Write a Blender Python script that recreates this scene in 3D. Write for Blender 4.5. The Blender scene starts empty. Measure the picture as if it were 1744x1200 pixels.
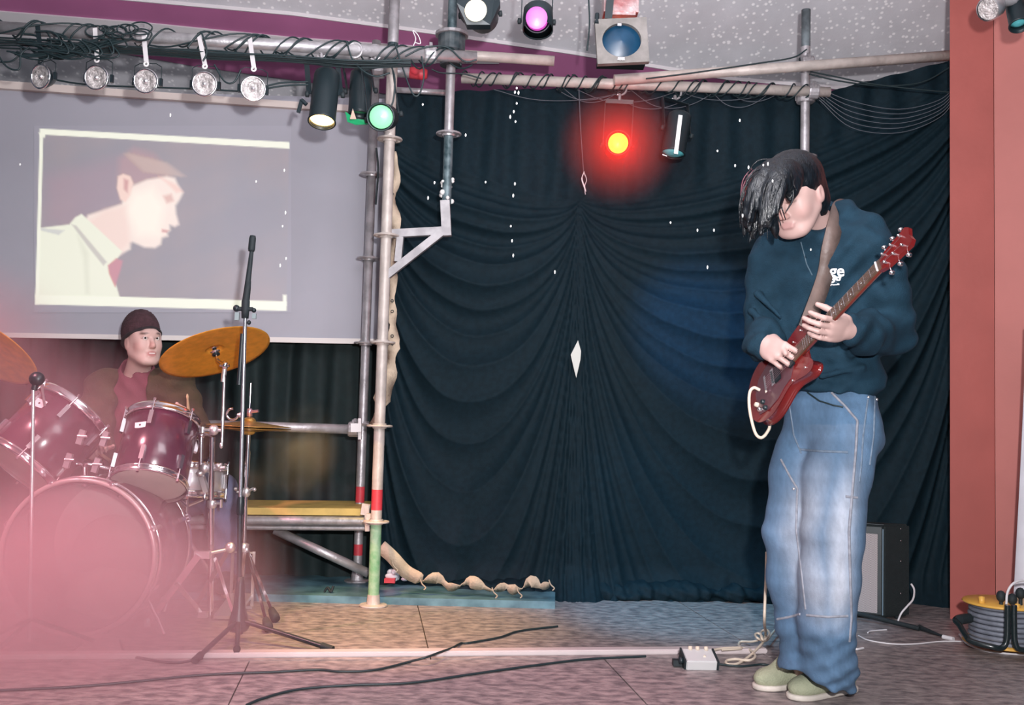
import bpy, bmesh, math, random
import numpy as np
from mathutils import Vector, Matrix, Euler
from mathutils.bvhtree import BVHTree
random.seed(7); rng = np.random.default_rng(7)
SC = bpy.context.scene
COL = SC.collection
R = math.radians
# ------------------------------------------------------------------ camera
FPX = 1695.0
CAMH = 0.85
PITCH, ROLL = R(3.58), R(1.55)
cam_d = bpy.data.cameras.new('camera'); cam = bpy.data.objects.new('camera', cam_d); COL.objects.link(cam)
cam_d.sensor_width = 36.0; cam_d.lens = FPX*36/1744; cam_d.clip_start = .05; cam_d.clip_end = 60
CM = Euler((math.pi/2+PITCH, 0, 0)).to_matrix() @ Matrix.Rotation(ROLL, 3, 'Z')
cam.matrix_world = Matrix.Translation((0, 0, CAMH)) @ CM.to_4x4()
SC.camera = cam
def P(px, py, y):
    """world point at depth y (metres along the floor) seen at a place of the photograph"""
    d = CM @ Vector(((px-872)/FPX, (600-py)/FPX, -1.0))
    return Vector((0, 0, CAMH)) + d*(y/d.y)
def PZ(px, py, z):
    d = CM @ Vector(((px-872)/FPX, (600-py)/FPX, -1.0))
    return Vector((0, 0, CAMH)) + d*((z-CAMH)/d.z)
# ------------------------------------------------------------------ world, light, exposure
SC.view_settings.view_transform = 'Standard'; SC.view_settings.look = 'None'
SC.view_settings.gamma = 1.0; SC.view_settings.use_curve_mapping = False
SC.view_settings.exposure = 0.0
SC.cycles.use_denoising = True
SC.cycles.max_bounces = 6; SC.cycles.volume_bounces = 1; SC.cycles.transparent_max_bounces = 12
SC.cycles.volume_step_rate = 2.0; SC.cycles.sample_clamp_indirect = 4
w = bpy.data.worlds.new('hall'); SC.world = w; w.use_nodes = True
w.node_tree.nodes['Background'].inputs[0].default_value = (.30, .42, .58, 1)
w.node_tree.nodes['Background'].inputs[1].default_value = .17
def light(name, kind, loc, energy, col, target=None, size=.05, spot=None, blend=.5):
    d = bpy.data.lights.new(name, kind); d.energy = energy; d.color = col
    if kind in ('POINT', 'SPOT'): d.shadow_soft_size = size
    if kind == 'AREA': d.size = size
    if spot: d.spot_size = R(spot); d.spot_blend = blend
    o = bpy.data.objects.new(name, d); COL.objects.link(o); o.location = loc
    if target is not None: o.rotation_euler = (Vector(target)-Vector(loc)).to_track_quat('-Z', 'Y').to_euler()
    return o
light('camera_flash', 'SPOT', (.15, -.02, CAMH+.22), 520, (1.0, .975, .99), (.0, 4, 1.35), .035, 120, .8)
light('yellow_lamp_light', 'SPOT', P(548, 235, 3.8), 150, (1.0, .66, .14), PZ(640, 1065, 0), .05, 50, .9)
light('blue_lamp_light', 'SPOT', P(1060, 140, 4.0), 170, (.08, .56, .9), PZ(1190, 1040, 0), .05, 42, .9)
light('blue_lamp_light_on_drape', 'SPOT', P(1060, 120, 3.3), 240, (.03, .42, 1.0), P(1185, 530, 4.7), .05, 26, 1)
light('magenta_lamp_light', 'SPOT', P(915, -40, 3.7), 125, (1.0, .30, .42), PZ(800, 1215, 0), .05, 52, .9)
light('pink_lamp_light', 'SPOT', (-2.6, 2.3, 2.6), 440, (1.0, .40, .46), (-1.6, 3.7, .25), .08, 52, .8)
light('floor_fill', 'AREA', (0.3, .6, 2.9), 26, (1.0, .90, .93), (0.2, 3.6, 0), 1.6)  # added soft fill that brightens the front floor, no real lamp
light('ceiling_fill', 'AREA', (0.2, 2.2, 2.2), 42, (.97, .95, 1.0), (0.0, 5.7, 2.9), 1.2)  # added fill that brightens the ceiling, no real lamp

# ------------------------------------------------------------------ materials
MATS = {}
def srgb(r, g, b):
    f = lambda c: (c/255/12.92 if c <= 10 else ((c/255+.055)/1.055)**2.4)
    return (f(r), f(g), f(b))
def mat(name, col, rough=.6, metal=0, noise=0, nscale=20, bump=0, bscale=60, emit=None, es=1, alpha=1, trans=0, col2=None, sheen=0, stretch=None, attr=False, coat=0, detail=3):
    if name in MATS: return MATS[name]
    m = bpy.data.materials.new(name); m.use_nodes = True; nt = m.node_tree
    b = nt.nodes['Principled BSDF']; L = nt.links.new
    b.inputs['Base Color'].default_value = (*col, 1); b.inputs['Roughness'].default_value = rough; b.inputs['Metallic'].default_value = metal
    b.inputs['Alpha'].default_value = alpha; b.inputs['Transmission Weight'].default_value = trans
    b.inputs['Coat Weight'].default_value = coat; b.inputs['Coat Roughness'].default_value = .15
    if sheen: b.inputs['Sheen Weight'].default_value = sheen; b.inputs['Sheen Tint'].default_value = (*col, 1)
    src = None
    if noise or bump:
        tc = nt.nodes.new('ShaderNodeTexCoord'); mp = nt.nodes.new('ShaderNodeMapping'); L(tc.outputs['Object'], mp.inputs[0])
        if stretch: mp.inputs['Scale'].default_value = stretch
    if noise:
        n = nt.nodes.new('ShaderNodeTexNoise'); n.inputs['Scale'].default_value = nscale; n.inputs['Detail'].default_value = detail; L(mp.outputs[0], n.inputs['Vector'])
        cr = nt.nodes.new('ShaderNodeValToRGB'); L(n.outputs['Fac'], cr.inputs[0])
        c2 = col2 or tuple(c*(1-noise) for c in col)
        cr.color_ramp.elements[0].position = .35; cr.color_ramp.elements[0].color = (*c2, 1)
        cr.color_ramp.elements[1].position = .65; cr.color_ramp.elements[1].color = (*col, 1)
        src = cr.outputs[0]; L(src, b.inputs['Base Color'])
    if attr:
        a = nt.nodes.new('ShaderNodeVertexColor'); a.layer_name = 'Col'
        if src is not None:
            mx = nt.nodes.new('ShaderNodeMix'); mx.data_type = 'RGBA'; mx.blend_type = 'MULTIPLY'; mx.inputs[0].default_value = 1
            L(a.outputs[0], mx.inputs[6]); L(src, mx.inputs[7]); src = mx.outputs[2]
        else: src = a.outputs[0]
        L(src, b.inputs['Base Color'])
    if bump:
        n2 = nt.nodes.new('ShaderNodeTexNoise'); n2.inputs['Scale'].default_value = bscale; n2.inputs['Detail'].default_value = 4; L(mp.outputs[0], n2.inputs['Vector'])
        bp = nt.nodes.new('ShaderNodeBump'); bp.inputs['Strength'].default_value = bump; bp.inputs['Distance'].default_value = .01
        L(n2.outputs['Fac'], bp.inputs['Height']); L(bp.outputs[0], b.inputs['Normal'])
    if emit:
        b.inputs['Emission Color'].default_value = (*emit, 1); b.inputs['Emission Strength'].default_value = es
        if emit == 'attr': pass
    MATS[name] = m
    return m
M_gal = mat('galvanised steel', (.52, .50, .52), .42, .55, .35, 18, .15, 90)
M_gal_warm = mat('worn cream paint on steel', (.58, .52, .48), .5, .15, .25, 14, .2, 60)
M_darkpole = mat('chipped black paint', (.02, .05, .06), .5, .2, .8, 22, .3, 40, col2=(.16, .22, .24), detail=6)
M_chrome = mat('chrome', (.86, .84, .86), .14, 1)
M_chrome_soft = mat('brushed chrome', (.80, .78, .80), .32, .85)
M_black = mat('black metal paint', (.012, .022, .027), .38, .1)
M_blackrub = mat('black rubber', (.012, .02, .024), .7, 0, bump=.2)
M_cable = mat('black cable sheath', (.010, .024, .028), .5)
M_white = mat('white plastic', (.78, .75, .76), .45)
M_red = mat('red plastic tape', (.62, .05, .07), .5, 0, .2, 20)
M_green = mat('green paint', (.17, .40, .20), .55, 0, .4, 30, col2=(.33, .50, .33))
M_cream = mat('cream cord', (.68, .58, .47), .6)
M_wire = mat('white cord', (.72, .70, .72), .5)

# ------------------------------------------------------------------ object helpers
def tag(o, label=None, cat=None, group=None, kind=None):
    if label: o['label'] = label
    if cat: o['category'] = cat
    if group: o['group'] = group
    if kind: o['kind'] = kind
    return o
def thing(name, label, cat, loc=(0, 0, 0), group=None):
    o = bpy.data.objects.new(name, None); COL.objects.link(o); o.location = loc; o.empty_display_size = .05
    return tag(o, label, cat, group)
def link(name, me, parent=None):
    o = bpy.data.objects.new(name, me); COL.objects.link(o)
    if parent is not None:
        o.parent = parent
        W = Vector((0, 0, 0)); q = parent
        while q is not None: W = W + Vector(q.location); q = q.parent
        o.location = -W          # geometry is authored in world space
        if any(abs(a) > 1e-9 for a in W):
            me.transform(Matrix.Translation(-W)); o.location = (0, 0, 0)
    return o
class MB:
    def __init__(s): s.v = []; s.f = []; s.sm = []
    def add(s, vs, fs, smooth=True):
        k = len(s.v); s.v += [tuple(v) for v in vs]; s.f += [tuple(i+k for i in f) for f in fs]; s.sm += [smooth]*len(fs); return s
    def box(s, c, size, rot=None):
        c = Vector(c); hx, hy, hz = [d/2 for d in size]; vs = []
        for x in (-hx, hx):
            for y in (-hy, hy):
                for z in (-hz, hz):
                    p = Vector((x, y, z))
                    if rot is not None: p = rot @ p
                    vs.append(c+p)
        return s.add(vs, [(0, 1, 3, 2), (4, 6, 7, 5), (0, 4, 5, 1), (2, 3, 7, 6), (0, 2, 6, 4), (1, 5, 7, 3)], False)
    def bar(s, a, b, wd, th, up=(0, 0, 1)):
        a = Vector(a); b = Vector(b); d = (b-a); L = d.length; d.normalize()
        u = Vector(up); x = d.cross(u)
        if x.length < 1e-4: x = d.cross(Vector((1, 0, 0)))
        x.normalize(); z = x.cross(d)
        rot = Matrix((x, d, z)).transposed()
        return s.box((a+b)/2, (wd, L, th), rot)
    def tube(s, pts, r, n=10, caps=True, close=False):
        pts = [Vector(p) for p in pts]; m = len(pts)
        rs = r if isinstance(r, (list, tuple)) else [r]*m
        vs = []; nrm = None
        for i in range(m):
            if close: t = pts[(i+1) % m]-pts[i-1]
            else: t = pts[min(i+1, m-1)]-pts[max(i-1, 0)]
            if t.length < 1e-9: t = Vector((0, 0, 1))
            t.normalize()
            if nrm is None:
                nrm = t.cross(Vector((0, 0, 1)))
                if nrm.length < .05: nrm = t.cross(Vector((1, 0, 0)))
            nrm = nrm - t*nrm.dot(t)
            if nrm.length < 1e-6: nrm = t.orthogonal()
            nrm.normalize(); bn = t.cross(nrm)
            for k in range(n):
                a = 2*math.pi*k/n; vs.append(pts[i]+(nrm*math.cos(a)+bn*math.sin(a))*rs[i])
        fs = []
        for i in range(m if close else m-1):
            j = (i+1) % m
            for k in range(n):
                k2 = (k+1) % n; fs.append((i*n+k, i*n+k2, j*n+k2, j*n+k))
        s.add(vs, fs)
        if caps and not close:
            s.add(vs[:n], [tuple(reversed(range(n)))], False); s.add(vs[-n:], [tuple(range(n))], False)
        return s
    def lathe(s, prof, o, axis, n=28, smooth=True, ang=None):
        """prof: list of (radius, height) along axis from point o"""
        o = Vector(o); ax = Vector(axis).normalized(); u = ax.orthogonal().normalized(); v = ax.cross(u)
        vs = []
        for (r, h) in prof:
            for k in range(n):
                a = 2*math.pi*k/n; vs.append(o+ax*h+(u*math.cos(a)+v*math.sin(a))*r)
        fs = [(i*n+k, i*n+(k+1) % n, (i+1)*n+(k+1) % n, (i+1)*n+k) for i in range(len(prof)-1) for k in range(n)]
        return s.add(vs, fs, smooth)
    def ring(s, c, axis, R_, r, n=32, m=8, arc=1.0, start=0):
        ax = Vector(axis).normalized(); u = ax.orthogonal().normalized(); v = ax.cross(u); c = Vector(c)
        q = n if arc >= 1 else n+1
        pts = [c+(u*math.cos(start+2*math.pi*arc*k/n)+v*math.sin(start+2*math.pi*arc*k/n))*R_ for k in range(q)]
        return s.tube(pts, r, m, close=arc >= 1)
    def ball(s, c, r, n=12, m=8, rot=None):
        c = Vector(c); rr = r if isinstance(r, (tuple, list)) else (r, r, r); vs = []
        for i in range(m+1):
            th = math.pi*i/m
            for k in range(n):
                a = 2*math.pi*k/n; p = Vector((rr[0]*math.sin(th)*math.cos(a), rr[1]*math.sin(th)*math.sin(a), rr[2]*math.cos(th)))
                if rot is not None: p = rot @ p
                vs.append(c+p)
        return s.add(vs, [(i*n+k, (i+1)*n+k, (i+1)*n+(k+1) % n, i*n+(k+1) % n) for i in range(m) for k in range(n)])
    def prism(s, poly, n, th):
        """planar polygon (3d points) extruded by th along n"""
        n = Vector(n).normalized(); k = len(poly); a = [Vector(p) for p in poly]; b = [p+n*th for p in a]
        s.add(a+b, [tuple(reversed(range(k))), tuple(range(k, 2*k))]+[(i, (i+1) % k, (i+1) % k+k, i+k) for i in range(k)], False)
        return s
    def build(s, name, m, parent=None, bevel=0):
        me = bpy.data.meshes.new(name); me.from_pydata(s.v, [], s.f); me.polygons.foreach_set('use_smooth', s.sm)
        me.materials.append(m); me.update()
        o = link(name, me, parent)
        if bevel:
            bm = bmesh.new(); bm.from_mesh(me); bmesh.ops.remove_doubles(bm, verts=bm.verts, dist=1e-5)
            bmesh.ops.bevel(bm, geom=[e for e in bm.edges], offset=bevel, segments=2, affect='EDGES', clamp_overlap=True)
            bm.to_mesh(me); bm.free()
        return o
def spline(pts, n=8):
    """Catmull-Rom through the points"""
    pts = [Vector(p) for p in pts]; q = [pts[0]*2-pts[1]]+pts+[pts[-1]*2-pts[-2]]; out = []
    for i in range(1, len(q)-2):
        for k in range(n):
            t = k/n; a, b, c, d = q[i-1], q[i], q[i+1], q[i+2]
            out.append(.5*((2*b)+(c-a)*t+(2*a-5*b+4*c-d)*t*t+(3*b-a-3*c+d)*t**3))
    out.append(pts[-1]); return out
def structure(name, mb, m, parent=None):
    o = mb.build(name, m, parent)
    if parent is None: o['kind'] = 'structure'
    return o
# ------------------------------------------------------------------ implicit bodies (for people, clothes, cloth heaps)
class SDF:
    def __init__(s, lo, hi, h):
        s.h = h; s.lo = np.array(lo, float); n = np.ceil((np.array(hi)-s.lo)/h).astype(int)+1
        s.n = n; s.F = np.full(n, .2, np.float32)
        s.ax = [(s.lo[i]+h*np.arange(n[i])).astype(np.float32) for i in range(3)]
    def sub(s, lo, hi):
        a = [int(max(0, math.floor((lo[i]-s.lo[i])/s.h))) for i in range(3)]
        b = [int(min(s.n[i], math.ceil((hi[i]-s.lo[i])/s.h)+1)) for i in range(3)]
        if any(b[i] <= a[i] for i in range(3)): return None
        sl = tuple(slice(a[i], b[i]) for i in range(3))
        X = s.ax[0][sl[0]][:, None, None]; Y = s.ax[1][sl[1]][None, :, None]; Z = s.ax[2][sl[2]][None, None, :]
        return sl, X, Y, Z
    def comb(s, sl, d, k, op):
        A = s.F[sl]
        if op == 'u':
            h = np.clip(.5+.5*(A-d)/k, 0, 1); s.F[sl] = A*(1-h)+d*h-k*h*(1-h)
        elif op == 's':
            h = np.clip(.5-.5*(A+d)/k, 0, 1); s.F[sl] = A*(1-h)-d*h+k*h*(1-h)
        elif op == 'i':
            pass
    def cap(s, a, b, ra, rb=None, k=.02, op='u', flat=None):
        a = np.array(a, float); b = np.array(b, float); rb = ra if rb is None else rb
        m = max(ra, rb)+k+.03; q = s.sub(np.minimum(a, b)-m, np.maximum(a, b)+m)
        if q is None: return s
        sl, X, Y, Z = q; d = b-a; L2 = max(float(d@d), 1e-9)
        t = np.clip(((X-a[0])*d[0]+(Y-a[1])*d[1]+(Z-a[2])*d[2])/L2, 0, 1)
        D = np.sqrt((X-a[0]-t*d[0])**2+(Y-a[1]-t*d[1])**2+(Z-a[2]-t*d[2])**2)-(ra+(rb-ra)*t)
        s.comb(sl, D.astype(np.float32), k, op); return s
    def chain(s, pts, rs, k=.02):
        for i in range(len(pts)-1): s.cap(pts[i], pts[i+1], rs[i], rs[i+1], k)
        return s
    def ell(s, c, r, Rm=None, k=.02, op='u'):
        c = np.array(c, float); r = np.array(r, float); m = r.max()+k+.03
        q = s.sub(c-m, c+m)
        if q is None: return s
        sl, X, Y, Z = q; x, y, z = X-c[0], Y-c[1], Z-c[2]
        if Rm is not None:
            Q = np.array(Rm).T
            x, y, z = Q[0, 0]*x+Q[0, 1]*y+Q[0, 2]*z, Q[1, 0]*x+Q[1, 1]*y+Q[1, 2]*z, Q[2, 0]*x+Q[2, 1]*y+Q[2, 2]*z
        k0 = np.sqrt((x/r[0])**2+(y/r[1])**2+(z/r[2])**2); k1 = np.sqrt((x/r[0]**2)**2+(y/r[1]**2)**2+(z/r[2]**2)**2)+1e-6
        D = np.where(k0 > 1e-4, k0*(k0-1)/k1, -r.min())
        s.comb(sl, D.astype(np.float32), k, op); return s
    def box(s, c, hs, Rm=None, rr=.01, k=.01, op='u'):
        c = np.array(c, float); hs = np.array(hs, float); m = np.linalg.norm(hs)+rr+k+.02
        q = s.sub(c-m, c+m)
        if q is None: return s
        sl, X, Y, Z = q; x, y, z = X-c[0], Y-c[1], Z-c[2]
        if Rm is not None:
            Q = np.array(Rm).T
            x, y, z = Q[0, 0]*x+Q[0, 1]*y+Q[0, 2]*z, Q[1, 0]*x+Q[1, 1]*y+Q[1, 2]*z, Q[2, 0]*x+Q[2, 1]*y+Q[2, 2]*z
        qx, qy, qz = np.abs(x)-hs[0], np.abs(y)-hs[1], np.abs(z)-hs[2]
        D = np.sqrt(np.maximum(qx, 0)**2+np.maximum(qy, 0)**2+np.maximum(qz, 0)**2)+np.minimum(np.maximum(qx, np.maximum(qy, qz)), 0)-rr
        s.comb(sl, D.astype(np.float32), k, op); return s
    def cut(s, fn):
        """keep where fn(X,Y,Z) <= 0"""
        X = s.ax[0][:, None, None]; Y = s.ax[1][None, :, None]; Z = s.ax[2][None, None, :]
        s.F = np.maximum(s.F, fn(X, Y, Z).astype(np.float32)); return s
    def disp(s, fn):
        near = np.nonzero(np.abs(s.F) < .06)
        X = s.ax[0][near[0]]; Y = s.ax[1][near[1]]; Z = s.ax[2][near[2]]
        s.F[near] += fn(X, Y, Z).astype(np.float32); return s
    def mesh(s, name, m, parent=None, colfn=None, smooth=1):
        F = s.F; S = F < 0
        C = np.zeros([k-1 for k in F.shape], np.int8)
        for dx in (0, 1):
            for dy in (0, 1):
                for dz in (0, 1):
                    C += S[dx:F.shape[0]-1+dx, dy:F.shape[1]-1+dy, dz:F.shape[2]-1+dz]
        act = (C > 0) & (C < 8); idx = np.argwhere(act); N = len(idx)
        imap = np.full(act.shape, -1, np.int32); imap[act] = np.arange(N)
        i, j, k = idx.T; vals = {}
        for dx in (0, 1):
            for dy in (0, 1):
                for dz in (0, 1): vals[(dx, dy, dz)] = F[i+dx, j+dy, k+dz]
        acc = np.zeros((N, 3)); cnt = np.zeros(N)
        cs = list(vals)
        for a in cs:
            for ax in range(3):
                if a[ax] == 0:
                    b = list(a); b[ax] = 1; b = tuple(b); va, vb = vals[a], vals[b]
                    cr = (va < 0) != (vb < 0); t = np.where(cr, va/np.where(cr, va-vb, 1), 0)
                    for q in range(3):
                        acc[:, q] += np.where(cr, a[q]+(t if q == ax else 0), 0)
                    cnt += cr
        V = (idx+acc/np.maximum(cnt, 1)[:, None])*s.h+s.lo
        quads = []
        for ax in range(3):
            o1, o2 = (ax+1) % 3, (ax+2) % 3
            sa = [slice(None)]*3; sb = [slice(None)]*3; sa[ax] = slice(0, -1); sb[ax] = slice(1, None)
            A = S[tuple(sa)]; B = S[tuple(sb)]; E = A != B
            e = np.argwhere(E); e = e[(e[:, o1] > 0) & (e[:, o2] > 0) & (e[:, o1] < act.shape[o1]) & (e[:, o2] < act.shape[o2]) & (e[:, ax] < act.shape[ax])]
            ins = A[e[:, 0], e[:, 1], e[:, 2]]
            def g(d1, d2):
                q = e.copy(); q[:, o1] -= d1; q[:, o2] -= d2; return imap[q[:, 0], q[:, 1], q[:, 2]]
            Q = np.stack([g(1, 1), g(0, 1), g(0, 0), g(1, 0)], 1)
            Q[~ins] = Q[~ins][:, ::-1]; quads.append(Q)
        Q = np.concatenate(quads); Q = Q[(Q >= 0).all(1)]
        for _ in range(smooth):
            a2 = np.zeros_like(V); c2 = np.zeros(N)
            for u in range(4):
                np.add.at(a2, Q[:, u], V[Q[:, (u+1) % 4]]); np.add.at(c2, Q[:, u], 1)
                np.add.at(a2, Q[:, u], V[Q[:, (u+3) % 4]]); np.add.at(c2, Q[:, u], 1)
            V = V*.5+.5*a2/np.maximum(c2, 1)[:, None]
        me = bpy.data.meshes.new(name)
        me.vertices.add(N); me.vertices.foreach_set('co', V.astype(np.float32).ravel())
        me.loops.add(4*len(Q)); me.loops.foreach_set('vertex_index', Q.astype(np.int32).ravel())
        me.polygons.add(len(Q)); me.polygons.foreach_set('loop_start', np.arange(0, 4*len(Q), 4, dtype=np.int32))
        me.update(calc_edges=True); me.validate()
        me.polygons.foreach_set('use_smooth', np.ones(len(me.polygons), bool))
        if colfn is not None:
            ca = me.color_attributes.new('Col', 'FLOAT_COLOR', 'POINT'); cc = np.ones((len(me.vertices), 4), np.float32)
            cc[:, :3] = colfn(V); ca.data.foreach_set('color', cc.ravel())
        me.materials.append(m)
        return link(name, me, parent)
def Rcols(x, y, z):
    return Matrix((Vector(x), Vector(y), Vector(z))).transposed()
# ================================================================== ROOM
def wood_floor_mat(name, c1, c2, rough=.42):
    m = mat(name, c1, rough, 0, .3, 20, .4, 60, col2=c2, stretch=(1, 1.6, 1), detail=9)
    return m
M_floor = wood_floor_mat('worn stage boards', (.385, .325, .315), (.15, .13, .135), .40)
M_joint = mat('dark joint', (.03, .028, .028), .8)
M_deck = mat('blue deck paint', (.13, .27, .33), .4, 0, .5, 9, .1, 30, col2=(.05, .12, .16))
SA = R(8.0); AX = Vector((math.cos(SA), math.sin(SA), 0)); BX = Vector((-math.sin(SA), math.cos(SA), 0))
mb = MB(); mb.box((0, 3.6, -.05), (11, 8.4, .08)); floor = structure('floor', mb, M_joint)
O0 = Vector((.352, 3.585, 0))
k = 0
for i in range(-4, 4):
    for j in (-2, -1):
        a0, a1 = i*1.22+.002, (i+1)*1.22-.002; b0, b1 = j*2.44+.002, (j+1)*2.44-.002
        if j == -1: b0, b1 = -1.22-.0, -.002
        if j == -2: b0, b1 = -3.66, -1.222
        q = [O0+AX*a+BX*b for a, b in ((a0, b0), (a1, b0), (a1, b1), (a0, b1))]
        q = [Vector((p.x, p.y, -.0095)) for p in q]
        MB().prism(q, (0, 0, 1), .0095 - .0004*((i*7+j*3) % 3)).build('floor_panel', M_floor, floor)
for i in range(-4, 4):
    a0, a1 = i*1.22+.002+.61, (i+1)*1.22-.002+.61
    q = [O0+AX*a+BX*b for a, b in ((a0, .002), (a1, .002), (a1, 2.6), (a0, 2.6))]
    q = [Vector((p.x, p.y, -.0095)) for p in q]
    MB().prism(q, (0, 0, 1), .0095).build('floor_panel', M_floor, floor)
# low blue deck at the back left
dk = [PZ(-300, 1012, .0), PZ(960, 1024, .0)]
mb = MB()
q = [Vector((-4.4, 4.42, 0)), Vector((.22, 4.46, 0)), Vector((.30, 6.2, 0)), Vector((-4.4, 6.2, 0))]
mb.prism(q, (0, 0, 1), .032); structure('trim_1', mb, M_deck)
# ceiling
M_ceil = mat('textured ceiling paper', (.70, .69, .73), .85, 0, .12, 5, .15, 60)
def speckle(m, scale, col, th=.16):
    nt = m.node_tree; b = nt.nodes['Principled BSDF']; L = nt.links.new
    tc = nt.nodes.new('ShaderNodeTexCoord'); v = nt.nodes.new('ShaderNodeTexVoronoi'); v.inputs['Scale'].default_value = scale
    L(tc.outputs['Object'], v.inputs['Vector'])
    cr = nt.nodes.new('ShaderNodeValToRGB'); L(v.outputs['Distance'], cr.inputs[0])
    cr.color_ramp.elements[0].position = th; cr.color_ramp.elements[0].color = (1, 1, 1, 1)
    cr.color_ramp.elements[1].position = th*1.9; cr.color_ramp.elements[1].color = (0, 0, 0, 1)
    mx = nt.nodes.new('ShaderNodeMix'); mx.data_type = 'RGBA'; L(cr.outputs[0], mx.inputs[0])
    src = b.inputs['Base Color'].links[0].from_socket; L(src, mx.inputs[6]); mx.inputs[7].default_value = (*col, 1)
    L(mx.outputs[2], b.inputs['Base Color'])
speckle(M_ceil, 30, (1, .98, 1), .17)
ZC = 3.1; CSL = .62; CY0 = 5.1
mb = MB(); mb.prism([(-5.5, -.5, ZC), (5.5, -.5, ZC), (5.5, CY0, ZC), (-5.5, CY0, ZC)], (0, 0, 1), .1); structure('ceiling', mb, M_ceil)
mb = MB(); mb.prism([(-5.5, CY0, ZC), (5.5, CY0, ZC), (5.5, 6.6, ZC-CSL*1.5), (-5.5, 6.6, ZC-CSL*1.5)], (0, .6, 1), .1); structure('ceiling', mb, M_ceil)  # rear part sloped so that it takes more of the flash
CN = Vector((0, -CSL, -1)).normalized()
def PC(px, py, off=0):
    d = CM @ Vector(((px-872)/FPX, (600-py)/FPX, -1.0)); o_ = Vector((0, 0, CAMH))
    return o_+d*(((Vector((0, CY0, ZC))-o_).dot(CN)+off)/d.dot(CN))
M_purple = mat('plum paint', (.44, .145, .30), .55, 0, .12, 3)
M_trimw = mat('white ceiling trim', (.74, .70, .72), .6)
def cpoly(pts, z, th, name, m, parent=None):
    q = [PC(x, y, z) for x, y in pts]
    mb = MB(); mb.prism(q, CN, th)
    return structure(name, mb, m, parent)
top = [(-260, -62), (0, -26), (200, -3), (500, 24), (740, 56), (980, 91), (1240, 134), (1640, 168)]
bot = [(1640, 172), (1000, 168), (660, 158), (500, 134), (340, 112), (170, 82), (0, 60), (-260, 30)]
cpoly(top+bot, .0, .012, 'trim_2', M_purple)
cpoly([(-260, -18), (0, 18), (250, 38), (500, 63), (700, 77), (850, 101), (850, 107), (700, 105), (480, 101), (250, 88), (0, 62), (-260, 34)], .012, .010, 'trim_3', M_trimw)
for k, (a, b) in enumerate(zip(top[:-1], top[1:])):
    pass
mb = MB(); 
for a, b in zip(top[:-1], top[1:]): mb.bar(PC(*a, .004), PC(*b, .004), .016, .02)
structure('trim_4', mb, M_trimw)
# walls
M_wallb = mat('dim hall wall', (.30, .29, .31), .9, 0, .1, 3)
mb = MB(); mb.box((0, 6.6, 1.1), (11, .1, 2.4)); structure('wall_back', mb, M_wallb)
M_redwall = mat('brick red wall paint', (.42, .106, .090), .62, 0, .10, 4, .12, 25)
M_redwall_lit = mat('lit brick red wall paint', (.47, .155, .135), .62, 0, .08, 4, .12, 25)  # same wall paint lightened for the face that gets more light
xl, xr = P(1618, 700, 4.48).x, P(1694, 700, 4.46).x
mb = MB(); mb.prism([(xl, 4.48, 0), (xr, 4.46, 0), (xr*1.25, 5.4, 0), (xl*1.235, 5.4, 0)], (0, 0, 1), 3.1)
structure('wall_right', mb, M_redwall)
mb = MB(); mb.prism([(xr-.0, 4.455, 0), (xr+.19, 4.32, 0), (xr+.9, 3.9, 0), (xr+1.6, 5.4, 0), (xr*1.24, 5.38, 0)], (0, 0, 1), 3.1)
structure('wall_corner', mb, M_redwall_lit)
# white drape hanging at the far right
g = []; nx, nz = 14, 30
M_wdrape = mat('white cotton drape', (.66, .66, .72), .8, 0, .1, 10)
vs = []; fs = []
for j in range(nz+1):
    t = j/nz
    for i in range(nx+1):
        u = i/nx; x0 = P(1744-20*t**1.3+4, 720+330*t, 4.02).x
        z = 1.15*(1-t)+.12
        vs.append((x0+u*.5, 4.02-.10*u+.018*math.sin(u*30+t), z))
fs = [(j*(nx+1)+i, j*(nx+1)+i+1, (j+1)*(nx+1)+i+1, (j+1)*(nx+1)+i) for j in range(nz) for i in range(nx)]
o = MB().add(vs, fs).build('white_drape', M_wdrape); md = o.modifiers.new('t', 'SOLIDIFY'); md.thickness = .004
tag(o, 'white cloth drape hanging at the right edge against the red wall', 'drape')
# ---------------------------------------------------------------- black drape behind the guitarist
M_drape = mat('black stage cloth', (.0052, .0175, .0260), .7, 0, .25, 40, .25, 400, sheen=.12)
M_drape.node_tree.nodes['Principled BSDF'].inputs['Sheen Roughness'].default_value = .4; M_drape.node_tree.nodes['Principled BSDF'].inputs['Specular IOR Level'].default_value = .15
YD = 4.86
def grid_cloth(name, X, Z, Y, m, parent=None, thick=.004, holes=None):
    nz, nx = X.shape; V = np.stack([X, Y, Z], -1).reshape(-1, 3)
    idx = np.arange(nx*nz).reshape(nz, nx)
    Q = np.stack([idx[:-1, :-1], idx[:-1, 1:], idx[1:, 1:], idx[1:, :-1]], -1).reshape(-1, 4)
    if holes is not None: Q = Q[~holes[:-1, :-1].reshape(-1)]
    me = bpy.data.meshes.new(name); me.vertices.add(len(V)); me.vertices.foreach_set('co', V.astype(np.float32).ravel())
    me.loops.add(4*len(Q)); me.loops.foreach_set('vertex_index', Q.astype(np.int32).ravel())
    me.polygons.add(len(Q)); me.polygons.foreach_set('loop_start', np.arange(0, 4*len(Q), 4, dtype=np.int32))
    me.update(calc_edges=True); me.validate(); me.polygons.foreach_set('use_smooth', np.ones(len(me.polygons), bool)); me.materials.append(m)
    return link(name, me, parent)
def vnoise(x, y, seed=0):
    r = np.random.default_rng(seed); out = 0*x
    for k in range(6):
        a = r.uniform(0, 2*math.pi); f = r.uniform(.7, 1.5)*(1.6**k)
        out = out+np.sin((x*math.cos(a)+y*math.sin(a))*f+r.uniform(0, 6))/(1.35**k)
    return out/3
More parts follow.
